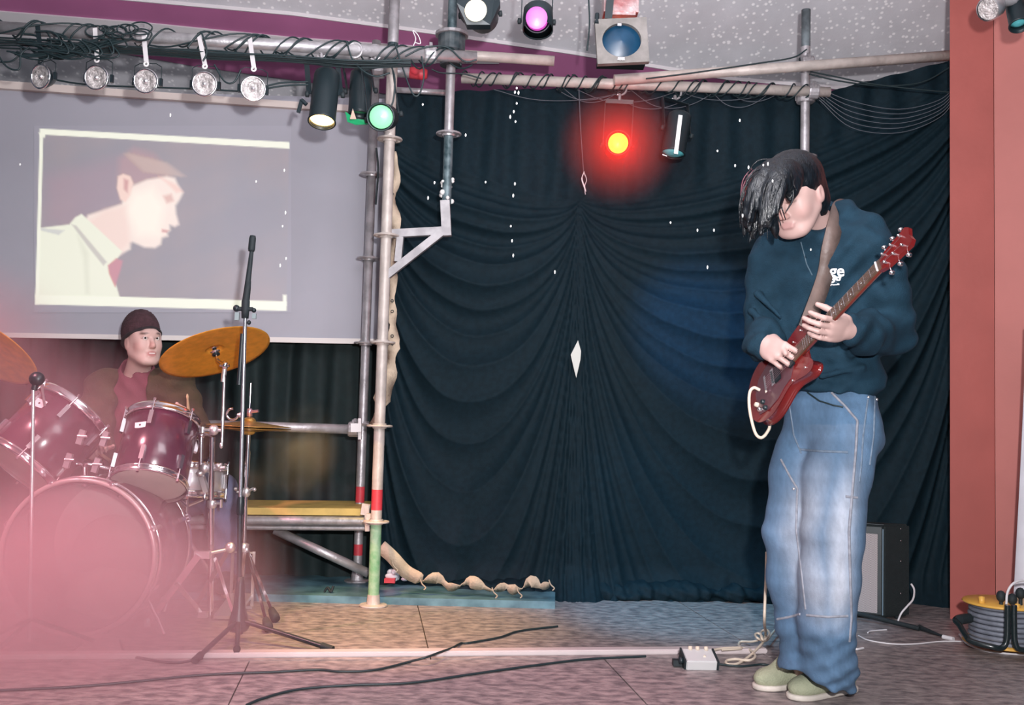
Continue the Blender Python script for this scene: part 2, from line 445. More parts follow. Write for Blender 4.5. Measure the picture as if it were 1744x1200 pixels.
Gp = P(988, 338, YD); Rp = P(1660, 110, YD); Lp = P(640, 215, YD)
nx, nz = 400, 300
x0, x1 = P(652, 500, YD).x, P(1660, 500, YD).x
topz = lambda x: np.interp(x, [P(652, 150, YD).x, P(700, 152, YD).x, P(975, 150, YD).x, P(1405, 160, YD).x, P(1430, 152, YD).x, P(1618, 104, YD).x, x1+.1],
    [P(652, 158, YD).z, P(700, 156, YD).z, P(975, 150, YD).z, P(1405, 160, YD).z, P(1430, 150, YD).z, P(1618, 103, YD).z, P(1660, 96, YD).z])
u = np.linspace(0, 1, nx)[None, :].repeat(nz, 0); t = np.linspace(0, 1, nz)[:, None].repeat(nx, 1)
X = x0+(x1-x0)*u; Z = topz(X)*(1-t)+.0*t
def folds(X, Z):
    out = np.zeros_like(X); rt = X > Gp.x
    for side, E in ((rt, Rp), (~rt, Lp)):
        uu = np.clip((X-Gp.x)/(E.x-Gp.x), .004, .98)
        zl = Gp.z+(E.z-Gp.z)*uu**1.3
        shp = (uu**.62)*((1-uu)**.45)*1.9+.03
        s = (zl-Z)/shp
        sp = np.maximum(s, 0)
        g = np.log1p(2.6*sp)*(58 if E is Rp else 52)+.9*vnoise(X*2.2, Z*2.2, 3)
        a = 1-np.abs(np.sin(g/2+.3))**.8
        b = 1.3*np.sin(g*.27+1.1)
        amp = np.clip(sp/.25, 0, 1)*(.007+.017*np.clip(uu*2.2, 0, 1))
        d = amp*(1.0*a+.9*b)
        d2 = .012*np.sin(X*38+2*vnoise(X*2, Z, 5))*np.clip(1-sp/.2, 0, 1)
        out = np.where(side, d+d2, out)
    return out
fold = folds(X, Z)
cen = np.exp(-((X-Gp.x)/.35)**2)*np.clip((Gp.z-Z)/1.6, 0, 1)
Y = YD-fold-.10*cen+.02*vnoise(X*1.5, Z*1.5, 9)-.09*np.clip((.16-Z)/.16, 0, 1)**2*(1+.6*vnoise(X*9, Z, 4))
# the tear through which the pale wall behind shows
tear = [P(x, y, YD) for x, y in ((981, 583), (986, 601), (985, 615), (978, 645), (973, 625), (969, 607))]
def inpoly(X, Z, poly):
    c = np.zeros(X.shape, bool); n = len(poly)
    for i in range(n):
        a, b = poly[i], poly[(i+1) % n]
        cr = ((a[1] > Z) != (b[1] > Z)) & (X < (b[0]-a[0])*(Z-a[1])/((b[1]-a[1]) if abs(b[1]-a[1]) > 1e-9 else 1e-9)+a[0])
        c ^= cr
    return c
o = grid_cloth('stage_drape', X, Z, Y, M_drape)
tag(o, 'black stage drape gathered in swags to one point behind the guitarist', 'drape')
tc_ = [Vector((p.x, YD-.145, p.z)) for p in tear]
MB().prism(tc_, (0, 1, 0), .006).build('tear_patch', mat('pale cloth showing through', (.62, .64, .60), .8), o)['label'] = 'small pale diamond where lighter lining shows through the drape'
# cloth heaped at the foot of the drape
s = SDF((P(690, 1000, 4.6).x, 4.42, -.01), (2.0, 5.0, .25), .012)
r = np.random.default_rng(4)
for k in range(46):
    xx = -.35+2.3*r.random(); s.ell((xx, 4.74+.06*r.random(), .012+.025*r.random()), (.05+.10*r.random(), .04+.03*r.random(), .02+.03*r.random()), k=.03)
s.disp(lambda X, Y, Z: .006*np.sin(X*90+Y*40)+.004*np.sin(Z*160+X*50))
o2 = s.mesh('drape_hem', M_drape, o)
# drape behind the drums
nx, nz = 260, 90
X = np.linspace(-3.9, -.56, nx)[None, :].repeat(nz, 0); Z = np.linspace(2.3, .032, nz)[:, None].repeat(nx, 1)
Y = 5.12+.02*X*0-.03*np.abs(np.sin(X*17+.8*vnoise(X*3, Z*2, 2)))-.02*np.sin(X*41+Z)-.14*np.clip((1.2-Z)/1.2, 0, 1)
M_drape2 = mat('green black backcloth', (.0055, .0175, .019), .8, 0, .3, 30, sheen=.08)
o = grid_cloth('backcloth', X, Z, Y, M_drape2); tag(o, 'dark green-black backcloth hanging below the projection screen behind the drums', 'drape')
# ---------------------------------------------------------------- projection screen with its picture
Pa, Pb, Pc = P(0, 570, 4.80), P(640, 586, 4.99), P(0, 140, 4.80)
SN = (Pb-Pa).cross(Pc-Pa).normalized()
if SN.y > 0: SN = -SN
def PS(px, py, off=0.0):
    d = CM @ Vector(((px-872)/FPX, (600-py)/FPX, -1.0)); o_ = Vector((0, 0, CAMH))
    tt = ((Pa-o_).dot(SN)+off)/d.dot(SN); return o_+d*tt
M_screen = mat('grey projection screen', (.40, .40, .455), .8, 0, .06, 3)
M_border = mat('white screen border', (.74, .70, .68), .7)
scr = thing('projection_screen', 'large grey projection screen showing a man in profile', 'screen', tuple(PS(320, 580)))
MB().prism([PS(-700, 130), PS(655, 168), PS(652, 586), PS(-700, 545)][::-1], -SN, .006).build('screen_sheet', M_screen, scr)
def strip(pts, name, m, off=.004, th=.006):
    q = [PS(x, y, off) for x, y in pts]; return MB().prism(q, -SN, th).build(name, m, scr)
strip([(-700, 551), (0, 566), (655, 577), (655, 586), (0, 574), (-700, 559)], 'bottom_bar', M_border, .012, .012)
strip([(-700, 92), (0, 137), (520, 174), (655, 182), (655, 192), (520, 185), (0, 150), (-700, 106)], 'top_roller', mat('beige roller tube', (.66, .58, .54), .6), .03, .03)
# the thrown picture: projector light put in as emission on the sheet
gx, gy = np.meshgrid(np.arange(58, 497, 2.0), np.arange(214, 534, 2.0))
def soft(poly, sft=1.6):
    ins = inpoly(gx, gy, poly); d = np.full(gx.shape, 1e9)
    for i in range(len(poly)):
        a = np.array(poly[i], float); b = np.array(poly[(i+1) % len(poly)], float); ab = b-a
        t_ = np.clip(((gx-a[0])*ab[0]+(gy-a[1])*ab[1])/max(ab@ab, 1e-9), 0, 1)
        d = np.minimum(d, np.hypot(gx-a[0]-t_*ab[0], gy-a[1]-t_*ab[1]))
    return np.clip(.5+np.where(ins, d, -d)/(2*sft), 0, 1)
base = np.array(srgb(158, 155, 170)); img = np.zeros(gx.shape+(3,))+base
def paint(mask, c, a=1.0):
    global img
    m_ = (mask*a)[..., None]; img = img*(1-m_)+np.array(srgb(*c))*m_
frame_in = [(70, 222), (492, 246), (487, 527), (62, 516)]
n1 = np.clip(.5+.6*vnoise(gx/60, gy/60, 21), 0, 1)
paint(soft(frame_in)*n1, (176, 160, 168), .75); paint(soft(frame_in)*(1-n1), (150, 150, 158), .6)
paint(soft([(75, 300), (200, 270), (230, 380), (120, 400), (75, 380)], 18), (176, 150, 160), .5)
paint(soft([(200, 300), (203, 270), (228, 252), (262, 262), (285, 286), (296, 304), (270, 312), (236, 316), (222, 340), (207, 345)], 7), (182, 156, 160))
for k in range(9):
    x_ = 210+k*8; paint(soft([(x_, 262+k*2), (x_+10, 259+k*2), (x_+44, 292+k), (x_+34, 294+k)], 2), (206, 184, 182), .45)
face = [(226, 316), (250, 306), (284, 300), (298, 303), (303, 314), (312, 328), (306, 340), (299, 350), (300, 364), (305, 382), (298, 386), (289, 383), (290, 392), (285, 396), (286, 402), (276, 405), (274, 416), (264, 422), (246, 421), (226, 412), (222, 414), (222, 424), (207, 432), (190, 444), (165, 420), (140, 384), (150, 366), (178, 357), (207, 347), (214, 330)]
paint(soft(face, 3), (248, 231, 225))
paint(soft([(226, 330), (260, 320), (280, 350), (270, 400), (235, 400), (215, 360)], 10), (255, 246, 236), .8)
paint(soft([(140, 384), (178, 357), (215, 350), (222, 414), (205, 432)], 6), (240, 205, 200), .45)
paint(soft([(278, 334), (292, 330), (296, 342), (284, 346)], 3), (222, 180, 176), .8)
paint(soft([(276, 390), (288, 392), (284, 396), (275, 395)], 1.5), (205, 140, 146), .7)
paint(soft([(270, 300), (300, 314), (312, 326), (300, 328), (284, 312)], 3), (240, 190, 184), .5)
paint(soft([(201, 300), (210, 296), (222, 300), (227, 312), (222, 332), (214, 344), (205, 340), (199, 320)], 2), (245, 215, 208))
paint(soft([(211, 304), (219, 307), (217, 328), (211, 322)], 2.5), (205, 150, 156), .8)
shirt = [(68, 388), (118, 382), (128, 370), (139, 364), (165, 388), (208, 428), (196, 446), (188, 450), (198, 486), (204, 506), (60, 506)]
paint(soft(shirt, 1.6), (240, 240, 226))
paint(soft([(122, 382), (130, 384), (182, 446), (176, 452), (150, 420)], 1.6), (196, 190, 190), .8)
paint(soft([(68, 388), (110, 392), (100, 400), (68, 392)], 1.5), (200, 200, 205), .7)
paint(soft([(132, 400), (150, 430), (152, 500), (146, 500), (142, 440)], 4), (222, 222, 208), .6)
paint(soft([(184, 452), (198, 440), (209, 444), (205, 460), (196, 488), (186, 466)], 2), (205, 122, 126))
for q in ([(68, 219), (493, 242), (493, 253), (72, 229)], [(68, 219), (74, 219), (66, 518), (60, 518)], [(60, 502), (200, 505), (488, 513), (488, 529), (60, 518)], [(482, 502), (488, 502), (488, 520), (482, 520)], [(66, 226), (78, 228), (76, 234), (68, 234)]):
    paint(soft(q, .8), (247, 247, 234))
em = np.maximum(img-base*.96, 0)
ny_, nx_ = gx.shape
V = np.array([PS(float(x), float(y), .003) for x, y in zip(gx.ravel(), gy.ravel())])
idx = np.arange(nx_*ny_).reshape(ny_, nx_); Q = np.stack([idx[:-1, :-1], idx[1:, :-1], idx[1:, 1:], idx[:-1, 1:]], -1).reshape(-1, 4)
me = bpy.data.meshes.new('projected_picture'); me.from_pydata(V.tolist(), [], Q.tolist())
ca = me.color_attributes.new('Col', 'FLOAT_COLOR', 'POINT'); cc = np.ones((len(V), 4), np.float32); cc[:, :3] = em.reshape(-1, 3); ca.data.foreach_set('color', cc.ravel())
M_pic = mat('projected light on screen', (.40, .40, .455), .8)
nt = M_pic.node_tree; a = nt.nodes.new('ShaderNodeVertexColor'); a.layer_name = 'Col'
nt.links.new(a.outputs[0], nt.nodes['Principled BSDF'].inputs['Emission Color']); nt.nodes['Principled BSDF'].inputs['Emission Strength'].default_value = 1.0
me.materials.append(M_pic); link('projected_picture', me, scr)['label'] = 'bright projected picture of a man in a white shirt and red tie in profile'

# ================================================================== SCAFFOLD
RT = .0242
def clampblock(p, ax, name='coupler', parent=None, m=None, s=1.0):
    mb = MB(); ax = Vector(ax).normalized(); mb.lathe([(.0, -.024*s), (.033*s, -.024*s), (.036*s, -.018*s), (.036*s, .018*s), (.033*s, .024*s), (0, .024*s)], p, ax, 14, False)
    u = ax.orthogonal().normalized(); mb.tube([Vector(p)+u*.03*s, Vector(p)+u*.062*s], .007*s, 6); mb.lathe([(0, 0), (.012*s, 0), (.012*s, .01), (0, .01)], Vector(p)+u*.052*s, u, 6, False)
    v = ax.cross(u); mb.bar(Vector(p)+v*.03*s-u*.02, Vector(p)+v*.03*s+u*.02, .012, .03)
    return mb.build(name, m or M_gal, parent)
def tube_thing(name, label, a, b, m=M_gal, r=RT, clamps=(), group=None, wall=.004):
    a, b = Vector(a), Vector(b); d = (b-a).normalized(); t = thing(name, label, 'scaffold tube', tuple(a), group)
    L_ = (b-a).length
    MB().lathe([(r-wall, .03), (r-wall, 0), (r, 0), (r, L_), (r-wall, L_), (r-wall, L_-.03), (0, L_-.03)], a, d, 20).add([], []).build('tube', m, t)
    for c in clamps: clampblock(a+(b-a)*c, d, 'coupler', t)
    return t
def rosette(p, parent, m=M_gal, R0=.056):
    mb = MB(); mb.lathe([(.022, -.004), (R0, -.004), (R0+.002, 0), (R0, .004), (.022, .004)], p, (0, 0, 1), 24, False)
    mb.lathe([(.029, -.012), (.032, -.003), (.032, .003), (.029, .012)], p, (0, 0, 1), 18)
    for k in range(4):
        a = k*math.pi/2+.4; c = Vector(p)+Vector((math.cos(a), math.sin(a), 0))*.043
        mb.lathe([(.008, -.0055), (.008, .0055), (0, .0055)], c, (0, 0, 1), 8, False)
    return mb.build('rosette', m, parent)
def pole(label, px, py, d, z0, z1, segs, ros=(), plate=True, rm=M_gal, r=RT, name='scaffold_pole'):
    p = P(px, py, d); t = thing(name, label, 'scaffold pole', (p.x, p.y, z0))
    for (a, b, m) in segs:
        MB().lathe([(r, a), (r, b)] if not (abs(b-z1) < .01) else [(r, a), (r, b), (r-.004, b), (r-.004, b-.03)], (p.x, p.y, 0), (0, 0, 1), 20).build('tube', m, t)
    for y in ros:
        z = PYZ(y, p); rosette((p.x, p.y, z), t, rm)
    if plate:
        mb = MB(); mb.lathe([(0, 0), (.06, 0), (.062, .004), (.06, .008), (.03, .010), (.026, .05), (0, .05)], (p.x, p.y, z0), (0, 0, 1), 20, False); mb.build('base_plate', rm, t)
    return t, p
def PYZ(py, p):
    """height on the vertical line through p at a photograph row"""
    lo, hi = -1., 5.
    Ci = CM.transposed()
    for _ in range(40):
        m_ = (lo+hi)/2; c = Ci @ (Vector((p.x, p.y, m_))-Vector((0, 0, CAMH))); y = 600-c.y/(-c.z)*FPX
        if y > py: lo = m_
        else: hi = m_
    return (lo+hi)/2
# white pole on the floor edge
pw = P(636, 1021, 4.41); zz = lambda y: PYZ(y, pw)
M_blackpole = mat('black taped steel', (.03, .05, .06), .5, .3, .5, 20, col2=(.12, .14, .15))
wpole, pw = pole('cream painted scaffold pole with red band and green foot standing on the bare boards', 636, 1021, 4.41, 0, 2.9,
    [(.0, zz(890), M_green), (zz(890), zz(868), M_gal_warm), (zz(868), zz(833), M_red), (zz(833), zz(112), M_gal_warm), (zz(112), zz(74), M_blackpole), (zz(74), 2.9, M_gal)], (237, 401, 583, 725, 888), rm=M_gal_warm)
pg_ = PZ(608, 990, .032); zg = lambda y: PYZ(y, pg_)
gpole, pg_ = pole('plain grey scaffold pole with two red bands standing on the blue deck', 608, 990, pg_.y, .032, zg(70),
    [(.032, zg(945), M_gal), (zg(945), zg(926), M_red), (zg(926), zg(855), M_gal), (zg(855), zg(828), M_red), (zg(828), zg(70), M_gal)], (297, 440, 584, 721), r=.0215)
# right pole behind the guitarist
p5 = P(1371, 230, 4.66); z5 = lambda y: PYZ(y, p5)
rpole, p5 = pole('grey scaffold pole rising behind the head of the guitarist', 1371, 230, 4.66, 0, z5(17),
    [(0, z5(110), M_gal), (z5(110), z5(80), M_gal), (z5(80), z5(17), mat('dull grey steel', (.20, .24, .26), .5, .3, .5, 20))], (267,), r=.0215)
clampblock((p5.x, p5.y, z5(165)), (0, 0, 1), 'coupler', rpole, M_gal, 1.2)
clampblock((p5.x+.0, p5.y-.02, z5(112)), (1, 0, 0), 'coupler', rpole, M_gal, 1.15)
# hanging pole with black chipped length and steel bracket
p8 = P(762, 300, 4.43); z8 = lambda y: PYZ(y, p8)
hp = thing('hanging_pole', 'black and grey hanging pole held by a triangular bracket on the cream pole', 'scaffold pole', (p8.x, p8.y, z8(345)))
for a, b, m in ((z8(348), z8(232), M_darkpole), (z8(232), z8(112), M_gal), (z8(78), 2.95, M_darkpole)):
    MB().lathe([(RT-.003, a), (RT-.003, b)], (p8.x, p8.y, 0), (0, 0, 1), 20).build('tube', m, hp)
MB().lathe([(0, z8(112)), (.05, z8(112)), (.05, z8(92)), (.062, z8(88)), (.062, z8(62)), (.05, z8(58)), (0, z8(58))], (p8.x, p8.y, 0), (0, 0, 1), 18, False).build('sleeve', M_blackpole, hp)
MB().lathe([(0, z8(62)), (.075, z8(62)), (.075, z8(57)), (0, z8(57))], (p8.x, p8.y, 0), (0, 0, 1), 18, False).build('collar', M_gal, hp)
rosette((p8.x, p8.y, z8(228)), hp, M_gal, .056)
mb = MB(); r_ = np.random.default_rng(8)
for k in range(16):
    a = r_.random()*6.28; mb.ball((p8.x+.024*math.cos(a), p8.y+.024*math.sin(a), z8(300+44*r_.random())), .006+.008*r_.random(), 6, 4)
mb.build('plaster_blob', mat('plaster splash', (.75, .76, .74), .7), hp)
M_brk = mat('pale grey bracket steel', (.40, .385, .40), .5, .2, .3, 20)
mb = MB(); Y8 = p8.y
mb.bar(P(758, 342, Y8), P(761, 402, Y8), .042, .042)
mb.bar(P(668, 398, Y8), P(762, 393, Y8), .036, .036); mb.bar(P(655, 472, Y8-.02), P(752, 396, Y8-.02), .032, .034)
mb.bar(P(682, 404, Y8-.002), P(678, 446, Y8-.002), .040, .030)
mb.build('bracket', M_brk, hp)
# horizontal tubes
T1a, T1b = P(-80, 42, 3.70), P(812, 98, 4.0)
tube_thing('scaffold_tube', 'thick grey scaffold tube across the upper left carrying the small round lamps', T1a, T1b, clamps=(.345, .905))
tube_thing('scaffold_tube', 'short pale scaffold tube with a free end left of the magenta lamp', P(640, 84, 4.62), P(944, 104, 4.62), M_gal_warm, clamps=())
T3a, T3b = P(786, 133, 4.62), P(1413, 157, 4.62)
tube_thing('scaffold_tube', 'cable-wrapped scaffold tube carrying the glowing red lamp', T3a, T3b, M_gal_warm, clamps=(.955,))
T4a, T4b = P(1046, 136, 4.50), P(1640, 93, 4.56)
tube_thing('scaffold_tube', 'bare scaffold tube rising to the right towards the red wall', T4a, T4b, M_gal_warm, clamps=())
tube_thing('scaffold_tube', 'short scaffold tube with a red end cap behind the green lamps', P(640, 120, 4.5), P(702, 124, 4.5), M_gal, clamps=(.1,))
tx = MB().lathe([(0, -.01), (RT+.003, -.01), (RT+.004, .05), (.02, .07), (0, .07)], P(702, 124, 4.5), P(722, 126, 4.5)-P(702, 124, 4.5), 14); tag(tx.build('end_cap', M_red), 'red plastic end cap on a short tube behind the green lamps', 'cap')
tube_thing('scaffold_tube', 'thin grey tube under the top rig beside the hanging pole', P(660, 152, 4.7), P(760, 158, 4.7), M_gal, r=.014)
tube_thing('scaffold_tube', 'grey guard rail tube behind the hi-hat', P(300, 721, 4.70), P(607, 731, 4.70), M_gal, r=.0225, clamps=(.985,))
# platform
pl = thing('work_platform', 'narrow scaffold platform with a yellow board edge behind the drums', 'platform', tuple(P(500, 880, 4.6)))
M_yel = mat('yellow board', (.68, .48, .14), .55, 0, .25, 12, .1)
q = [P(60, 866, 4.60), P(618, 871, 4.60)]
mb = MB(); a, b = q; mb.bar(a+Vector((0, .18, .0)), b+Vector((0, .18, 0)), .40, .032); mb.build('board', M_yel, pl)
for dy, yy, rr in ((0, 887, .021), (.02, 899, .012)):
    MB().tube([P(60, yy-4, 4.58+dy), P(628, yy, 4.58+dy)], rr, 14).build('rail', M_gal, pl)
mb = MB(); mb.bar(P(616, 866, 4.52), P(630, 868, 4.52), .03, .05); mb.bar(P(625, 860, 4.50), P(626, 904, 4.50), .02, .02, (0, 1, 0)); mb.box(P(634, 884, 4.46), (.05, .04, .05)); mb.build('wedge_lock', M_gal_warm, pl)
tube_thing('scaffold_tube', 'slanting grey brace tube running down below the yellow board', P(468, 902, 4.66), P(628, 976, 4.66), M_gal, r=.021)
mb = MB(); mb.bar(P(613, 712, 4.66), P(613, 748, 4.66), .014, .02, (0, 1, 0)); mb.bar(P(598, 728, 4.62), P(616, 728, 4.62), .03, .04); tag(mb.build('wedge_lock', M_white), 'pale wedge clamp joining the guard rail to the grey pole', 'clamp')
# ================================================================== LAMPS
M_glassw = mat('pressed lamp glass', (.66, .61, .60), .22, .3, .55, 45, .8, 110, coat=.6)
def emis(name, col, s, base=None): return mat(name, tuple(x*.3 for x in col), .35, emit=col, es=s, coat=.1)
def par_can(label, c, axis, L_, r, lens_mat, body=M_black, hang=None, name='stage_lamp', lens_r=None, open_=.02, taper=1.0, yoke=True, hooks=None):
    """c: centre of the mouth; axis: the way the light goes"""
    c = Vector(c); ax = Vector(axis).normalized(); t = thing(name, label, 'stage lamp', tuple(c))
    r2 = r*taper
    MB().lathe([(r*.93, -open_), (r*.97, 0), (r*1.03, 0), (r, -.01), (r2, -L_*.90), (r2*.95, -L_*.96), (r2*.82, -L_*.99), (0, -L_)], c, ax, 28).build('housing', body, t)
    lr = lens_r or r*.92
    MB().lathe([(0, -open_+.006), (lr*.5, -open_+.004), (lr, -open_-.004), (lr, -open_-.02)], c, ax, 24).build('lens', lens_mat, t)
    MB().ring(c-ax*.002, ax, r*1.0, .0035, 28, 6).build('rim', body, t)
    if hang is not None:
        h = Vector(hang); m = c-ax*L_*.55
        side = ax.cross(h-m)
        side = side.normalized() if side.length > 1e-3 else Vector((1, 0, 0))
        if abs(side.x) < .5: side = Vector((1, 0, 0))
        up = (h-m).normalized(); a = m+side*(r+.010); b = m-side*(r+.010)
        hh = h-up*.03
        mb = MB(); k1 = a+up*max(.02, (hh-m).dot(up)-.004); k2 = b+up*max(.02, (hh-m).dot(up)-.004)
        mb.bar(a, k1, .004, .02, ax); mb.bar(b, k2, .004, .02, ax); mb.bar(k1, k2, .02, .004, ax); mb.build('yoke', M_black, t)
        mb = MB(); mb.tube([hh, h+up*.004], .008, 8); mb.ring(h+up*.028, (0, 1, 0) if abs(up.y) < .8 else (1, 0, 0), .030, .006, 18, 6, .8, -2.2); mb.build('hook_clamp', M_gal, t)
        for q_, s_ in ((a, side), (b, -side)): MB().lathe([(0, 0), (.012, .002), (.012, .014), (0, .016)], q_, s_, 10).build('knob', M_blackrub, t)
    return t
def T1(f, dy=0): return T1a+(T1b-T1a)*f
def on_tube(a, b, px):
    """point of tube a-b seen at photograph column px"""
    lo, hi = 0., 1.
    Ci = CM.transposed()
    for _ in range(30):
        m_ = (lo+hi)/2; c = Ci @ (a+(b-a)*m_-Vector((0, 0, CAMH)))
        if 872+c.x/(-c.z)*FPX < px: lo = m_
        else: hi = m_
    return a+(b-a)*lo
# five little round lamps
small = [(69, 130, 'with a dark cable bundle behind it, leftmost in the row'), (164, 132, 'second from the left, hung on a long white tab'), (248, 138, 'middle one of the row, facing straight out'), (348, 143, 'fourth from the left, below the twisted pale tab'), (431, 151, 'last in the row, nearest the tall yellow lamp')]
for i, (x, y, s_) in enumerate(small):
    c = P(x, y, 3.72); t = thing('round_lamp', 'small round chrome-rimmed spot lamp '+s_, 'lamp', tuple(c), 'small round lamps under the long tube')
    yaw = (-.35, -.05, .0, .1, .25)[i]; ax = Vector((math.sin(yaw), -math.cos(yaw), -.12)).normalized(); r = .0455
    MB().lathe([(r*.96, 0), (r, -.004), (r*.95, -.016), (r*.62, -.045), (.016, -.062), (0, -.064)], c, ax, 24).build('shell', M_black, t)
    MB().lathe([(0, .0), (.008, .0), (.010, -.010), (.020, -.006), (.034, .002), (r*.93, .0)], c, ax, 24).build('reflector', M_glassw, t)
    MB().ring(c, ax, r*.98, .004, 26, 6).build('rim', M_chrome, t)
    MB().lathe([(0, .006), (.007, .004), (.009, 0)], c, ax, 12).build('filament_cap', M_chrome_soft, t)
    top = on_tube(T1a, T1b, x+(0, 2, 0, -6, -3)[i])
    side = ax.cross(Vector((0, 0, 1))).normalized()
    mb = MB(); a = c+side*(r+.006)-ax*.02; b = c-side*(r+.006)-ax*.02; hz = c.z+.065+(0, .012, .01, .012, .02)[i]
    for q in (a, b): mb.tube([q, (q.x, q.y, hz-.012)], .0018, 5); mb.box(q, (.010, .014, .03))
    mb.tube([(a.x, a.y, hz-.012), (a.x*.8+b.x*.2, a.y, hz), (b.x*.8+a.x*.2, b.y, hz), (b.x, b.y, hz-.012)], .0018, 5); mb.build('bracket', M_black, t)
    mb = MB(); mb.bar((top.x, top.y-.026, top.z+.012), (c.x, c.y-.0, hz-.006), .017, .003, (0, 1, 0)); mb.ring((c.x, c.y-.004, hz-.01), (0, 1, 0), .008, .004, 10, 5); mb.build('hanging_tab', M_white if i != 0 else M_black, t)
# tall yellow lamp, shining down
yl = par_can('tall black can lamp shining yellow straight down beside the small round lamps', P(548, 208, 3.80), (0, -.34, -1), .235, .052, emis('warm yellow glow', (1.0, .60, .20), 5.5, (.9, .7, .3)), hang=on_tube(T1a, T1b, 548)-Vector((0, 0, .03)), open_=.012)
mb = MB(); q = P(522, 178, 3.80); mb.tube([q, P(513, 170, 3.8)], .008, 8); mb.bar(P(514, 170, 3.80), P(508, 192, 3.80), .014, .008, (0, 1, 0)); mb.build('locking_lever', M_black, yl)
# green pair
gl = par_can('black can lamp with a glowing green lens facing the hall', P(648, 199, 3.78), (.02, -1, -.30), .21, .052, emis('pale green glow', (.35, .95, .52), 1.0, (.2, .8, .4)), hang=on_tube(T1a, T1b, 640)-Vector((0, 0, .03)), lens_r=.0445, open_=.012)
bl = par_can('black can lamp with a tilted green colour sheet left of the lit green lens', P(612, 196, 4.0), (0, -.1, -1), .19, .046, mat('green gel', (.02, .35, .14), .3), hang=on_tube(T1a, T1b, 606)-Vector((0, 0, .03)))
MB().prism([P(588, 190, 3.97), P(592, 208, 3.97), P(606, 213, 3.96), P(628, 212, 3.96), P(628, 205, 3.96), P(606, 203, 3.96)], (0, -1, 0), .004).build('colour_gel', mat('green gel', (.02, .35, .14), .3), bl)
MB().prism([P(596, 203, 3.95), P(601, 185, 3.95), P(607, 203, 3.95)], (0, -1, 0), .003).build('tape_scrap', mat('masking tape', (.55, .42, .33), .8), bl)
# red lamp; its halo is a red-tinted volume added further down
rl = par_can('lamp glowing yellow inside a red halo against the black drape', P(1053, 243, 4.50), (-.05, -1, -.12), .20, .056, emis('orange yellow glow', (1.0, .50, .06), 3.2, (.9, .6, .1)), body=M_black, hang=on_tube(T3a, T3b, 1056)-Vector((0, 0, .05)), lens_r=.046, open_=.002)
light('red_lamp_light', 'POINT', P(1053, 246, 4.36), 2.4, (1.0, .02, .012), None, .03)
# small can with blue-green glass
cl = par_can('small black can lamp with a blue-green glass seen edge-on right of the red glow', P(1146, 262, 4.45), (-.18, -.15, -1), .20, .054, mat('cyan glass', (.12, .55, .60), .15, coat=.5), hang=on_tube(T3a, T3b, 1150)-Vector((0, 0, .05)), open_=.0)
MB().bar(P(1159, 196, 4.385), P(1151, 262, 4.385), .018, .003, (0, 1, 0)).build('reflective_strip', M_chrome_soft, cl)
MB().tube([P(1136, 266, 4.39), P(1128, 263, 4.39)], .004, 6).build('bolt', M_chrome, cl)
# overhead tube out of view and the three lamps that hang into the picture
hz = P(950, -95, 3.95).z
tube_thing('scaffold_tube', 'scaffold tube above the picture edge holding the white and magenta lamps', (-1.4, 3.98, hz), (1.9, 3.98, hz), M_gal)
wl = par_can('black can lamp glowing cream white at the top edge left of the magenta one', P(810, 17, 3.80), (-.12, -1, -.25), .22, .064, emis('cream glow', (1.0, .88, .66), 1.1, (.9, .85, .7)), hang=(P(822, -95, 3.95).x, 3.98, hz-.05), lens_r=.043, open_=.004)
MB().prism([P(778, 5, 3.72), P(795, 42, 3.74), P(835, 42, 3.74), P(852, 5, 3.76), P(846, -30, 3.8), P(785, -30, 3.8)], (0, 1, 0), .05).build('hood', M_black, wl)
MB().lathe([(0, 0), (.028, -.001), (.0425, -.004)], P(810, 17, 3.70), (-.1, -1, -.1), 28).build('glowing_lens', emis('cream glow', (1.0, .88, .66), 1.1), wl)
ml = par_can('black can lamp with a magenta lens at the top edge', P(915, 32, 3.80), (.0, -1, -.30), .22, .052, emis('magenta glow', (.80, .10, .62), .75, (.7, .2, .6)), hang=(P(918, -95, 3.95).x, 3.98, hz-.05), lens_r=.043, open_=.004)
mb = MB(); mb.lathe([(.056, .0), (.06, .004), (.058, -.09), (.05, -.10)], P(916, 50, 3.80), (0, -.3, -1), 24); mb.build('hood', M_black, ml)
MB().lathe([(0, 0), (.028, -.001), (.0415, -.004)], P(914, 30, 3.73), (0, -1, -.25), 28).build('glowing_lens', emis('magenta glow', (.80, .10, .62), .75), ml)
# blue floodlight in a square steel frame
fl = thing('flood_lamp', 'square bare-metal floodlight with a round dark blue lens at the top edge', 'stage lamp', tuple(P(1058, 67, 3.9)))
M_bare = mat('stained bare steel', (.24, .22, .21), .8, 0, .45, 14, .2, 40, col2=(.15, .14, .13), detail=6)
cpx = [(1013, 33), (1101, 29), (1106, 104), (1018, 109)]
q = [P(x, y, 3.86) for x, y in cpx]
mb = MB(); c0 = sum(q, Vector())/4; n = 36; er, ez = .073, .069
outer = []; inner = []
ux = (q[1]-q[0]).normalized(); uz = (q[0]-q[3]).normalized(); cc_ = P(1059, 68, 3.86)
hw = (q[1]-q[0]).length/2; hh = (q[0]-q[3]).length/2
for k in range(n):
    a = 2*math.pi*k/n+.7854; c_, s_ = math.cos(a), math.sin(a); m_ = max(abs(c_), abs(s_))
    outer.append(c0+ux*(c_/m_*hw)+uz*(s_/m_*hh)); inner.append(cc_+ux*c_*er*1.06+uz*s_*er*.94)
yb = Vector((0, .03, 0))
vs = outer+inner+[p+yb for p in outer]+[p+yb for p in inner]
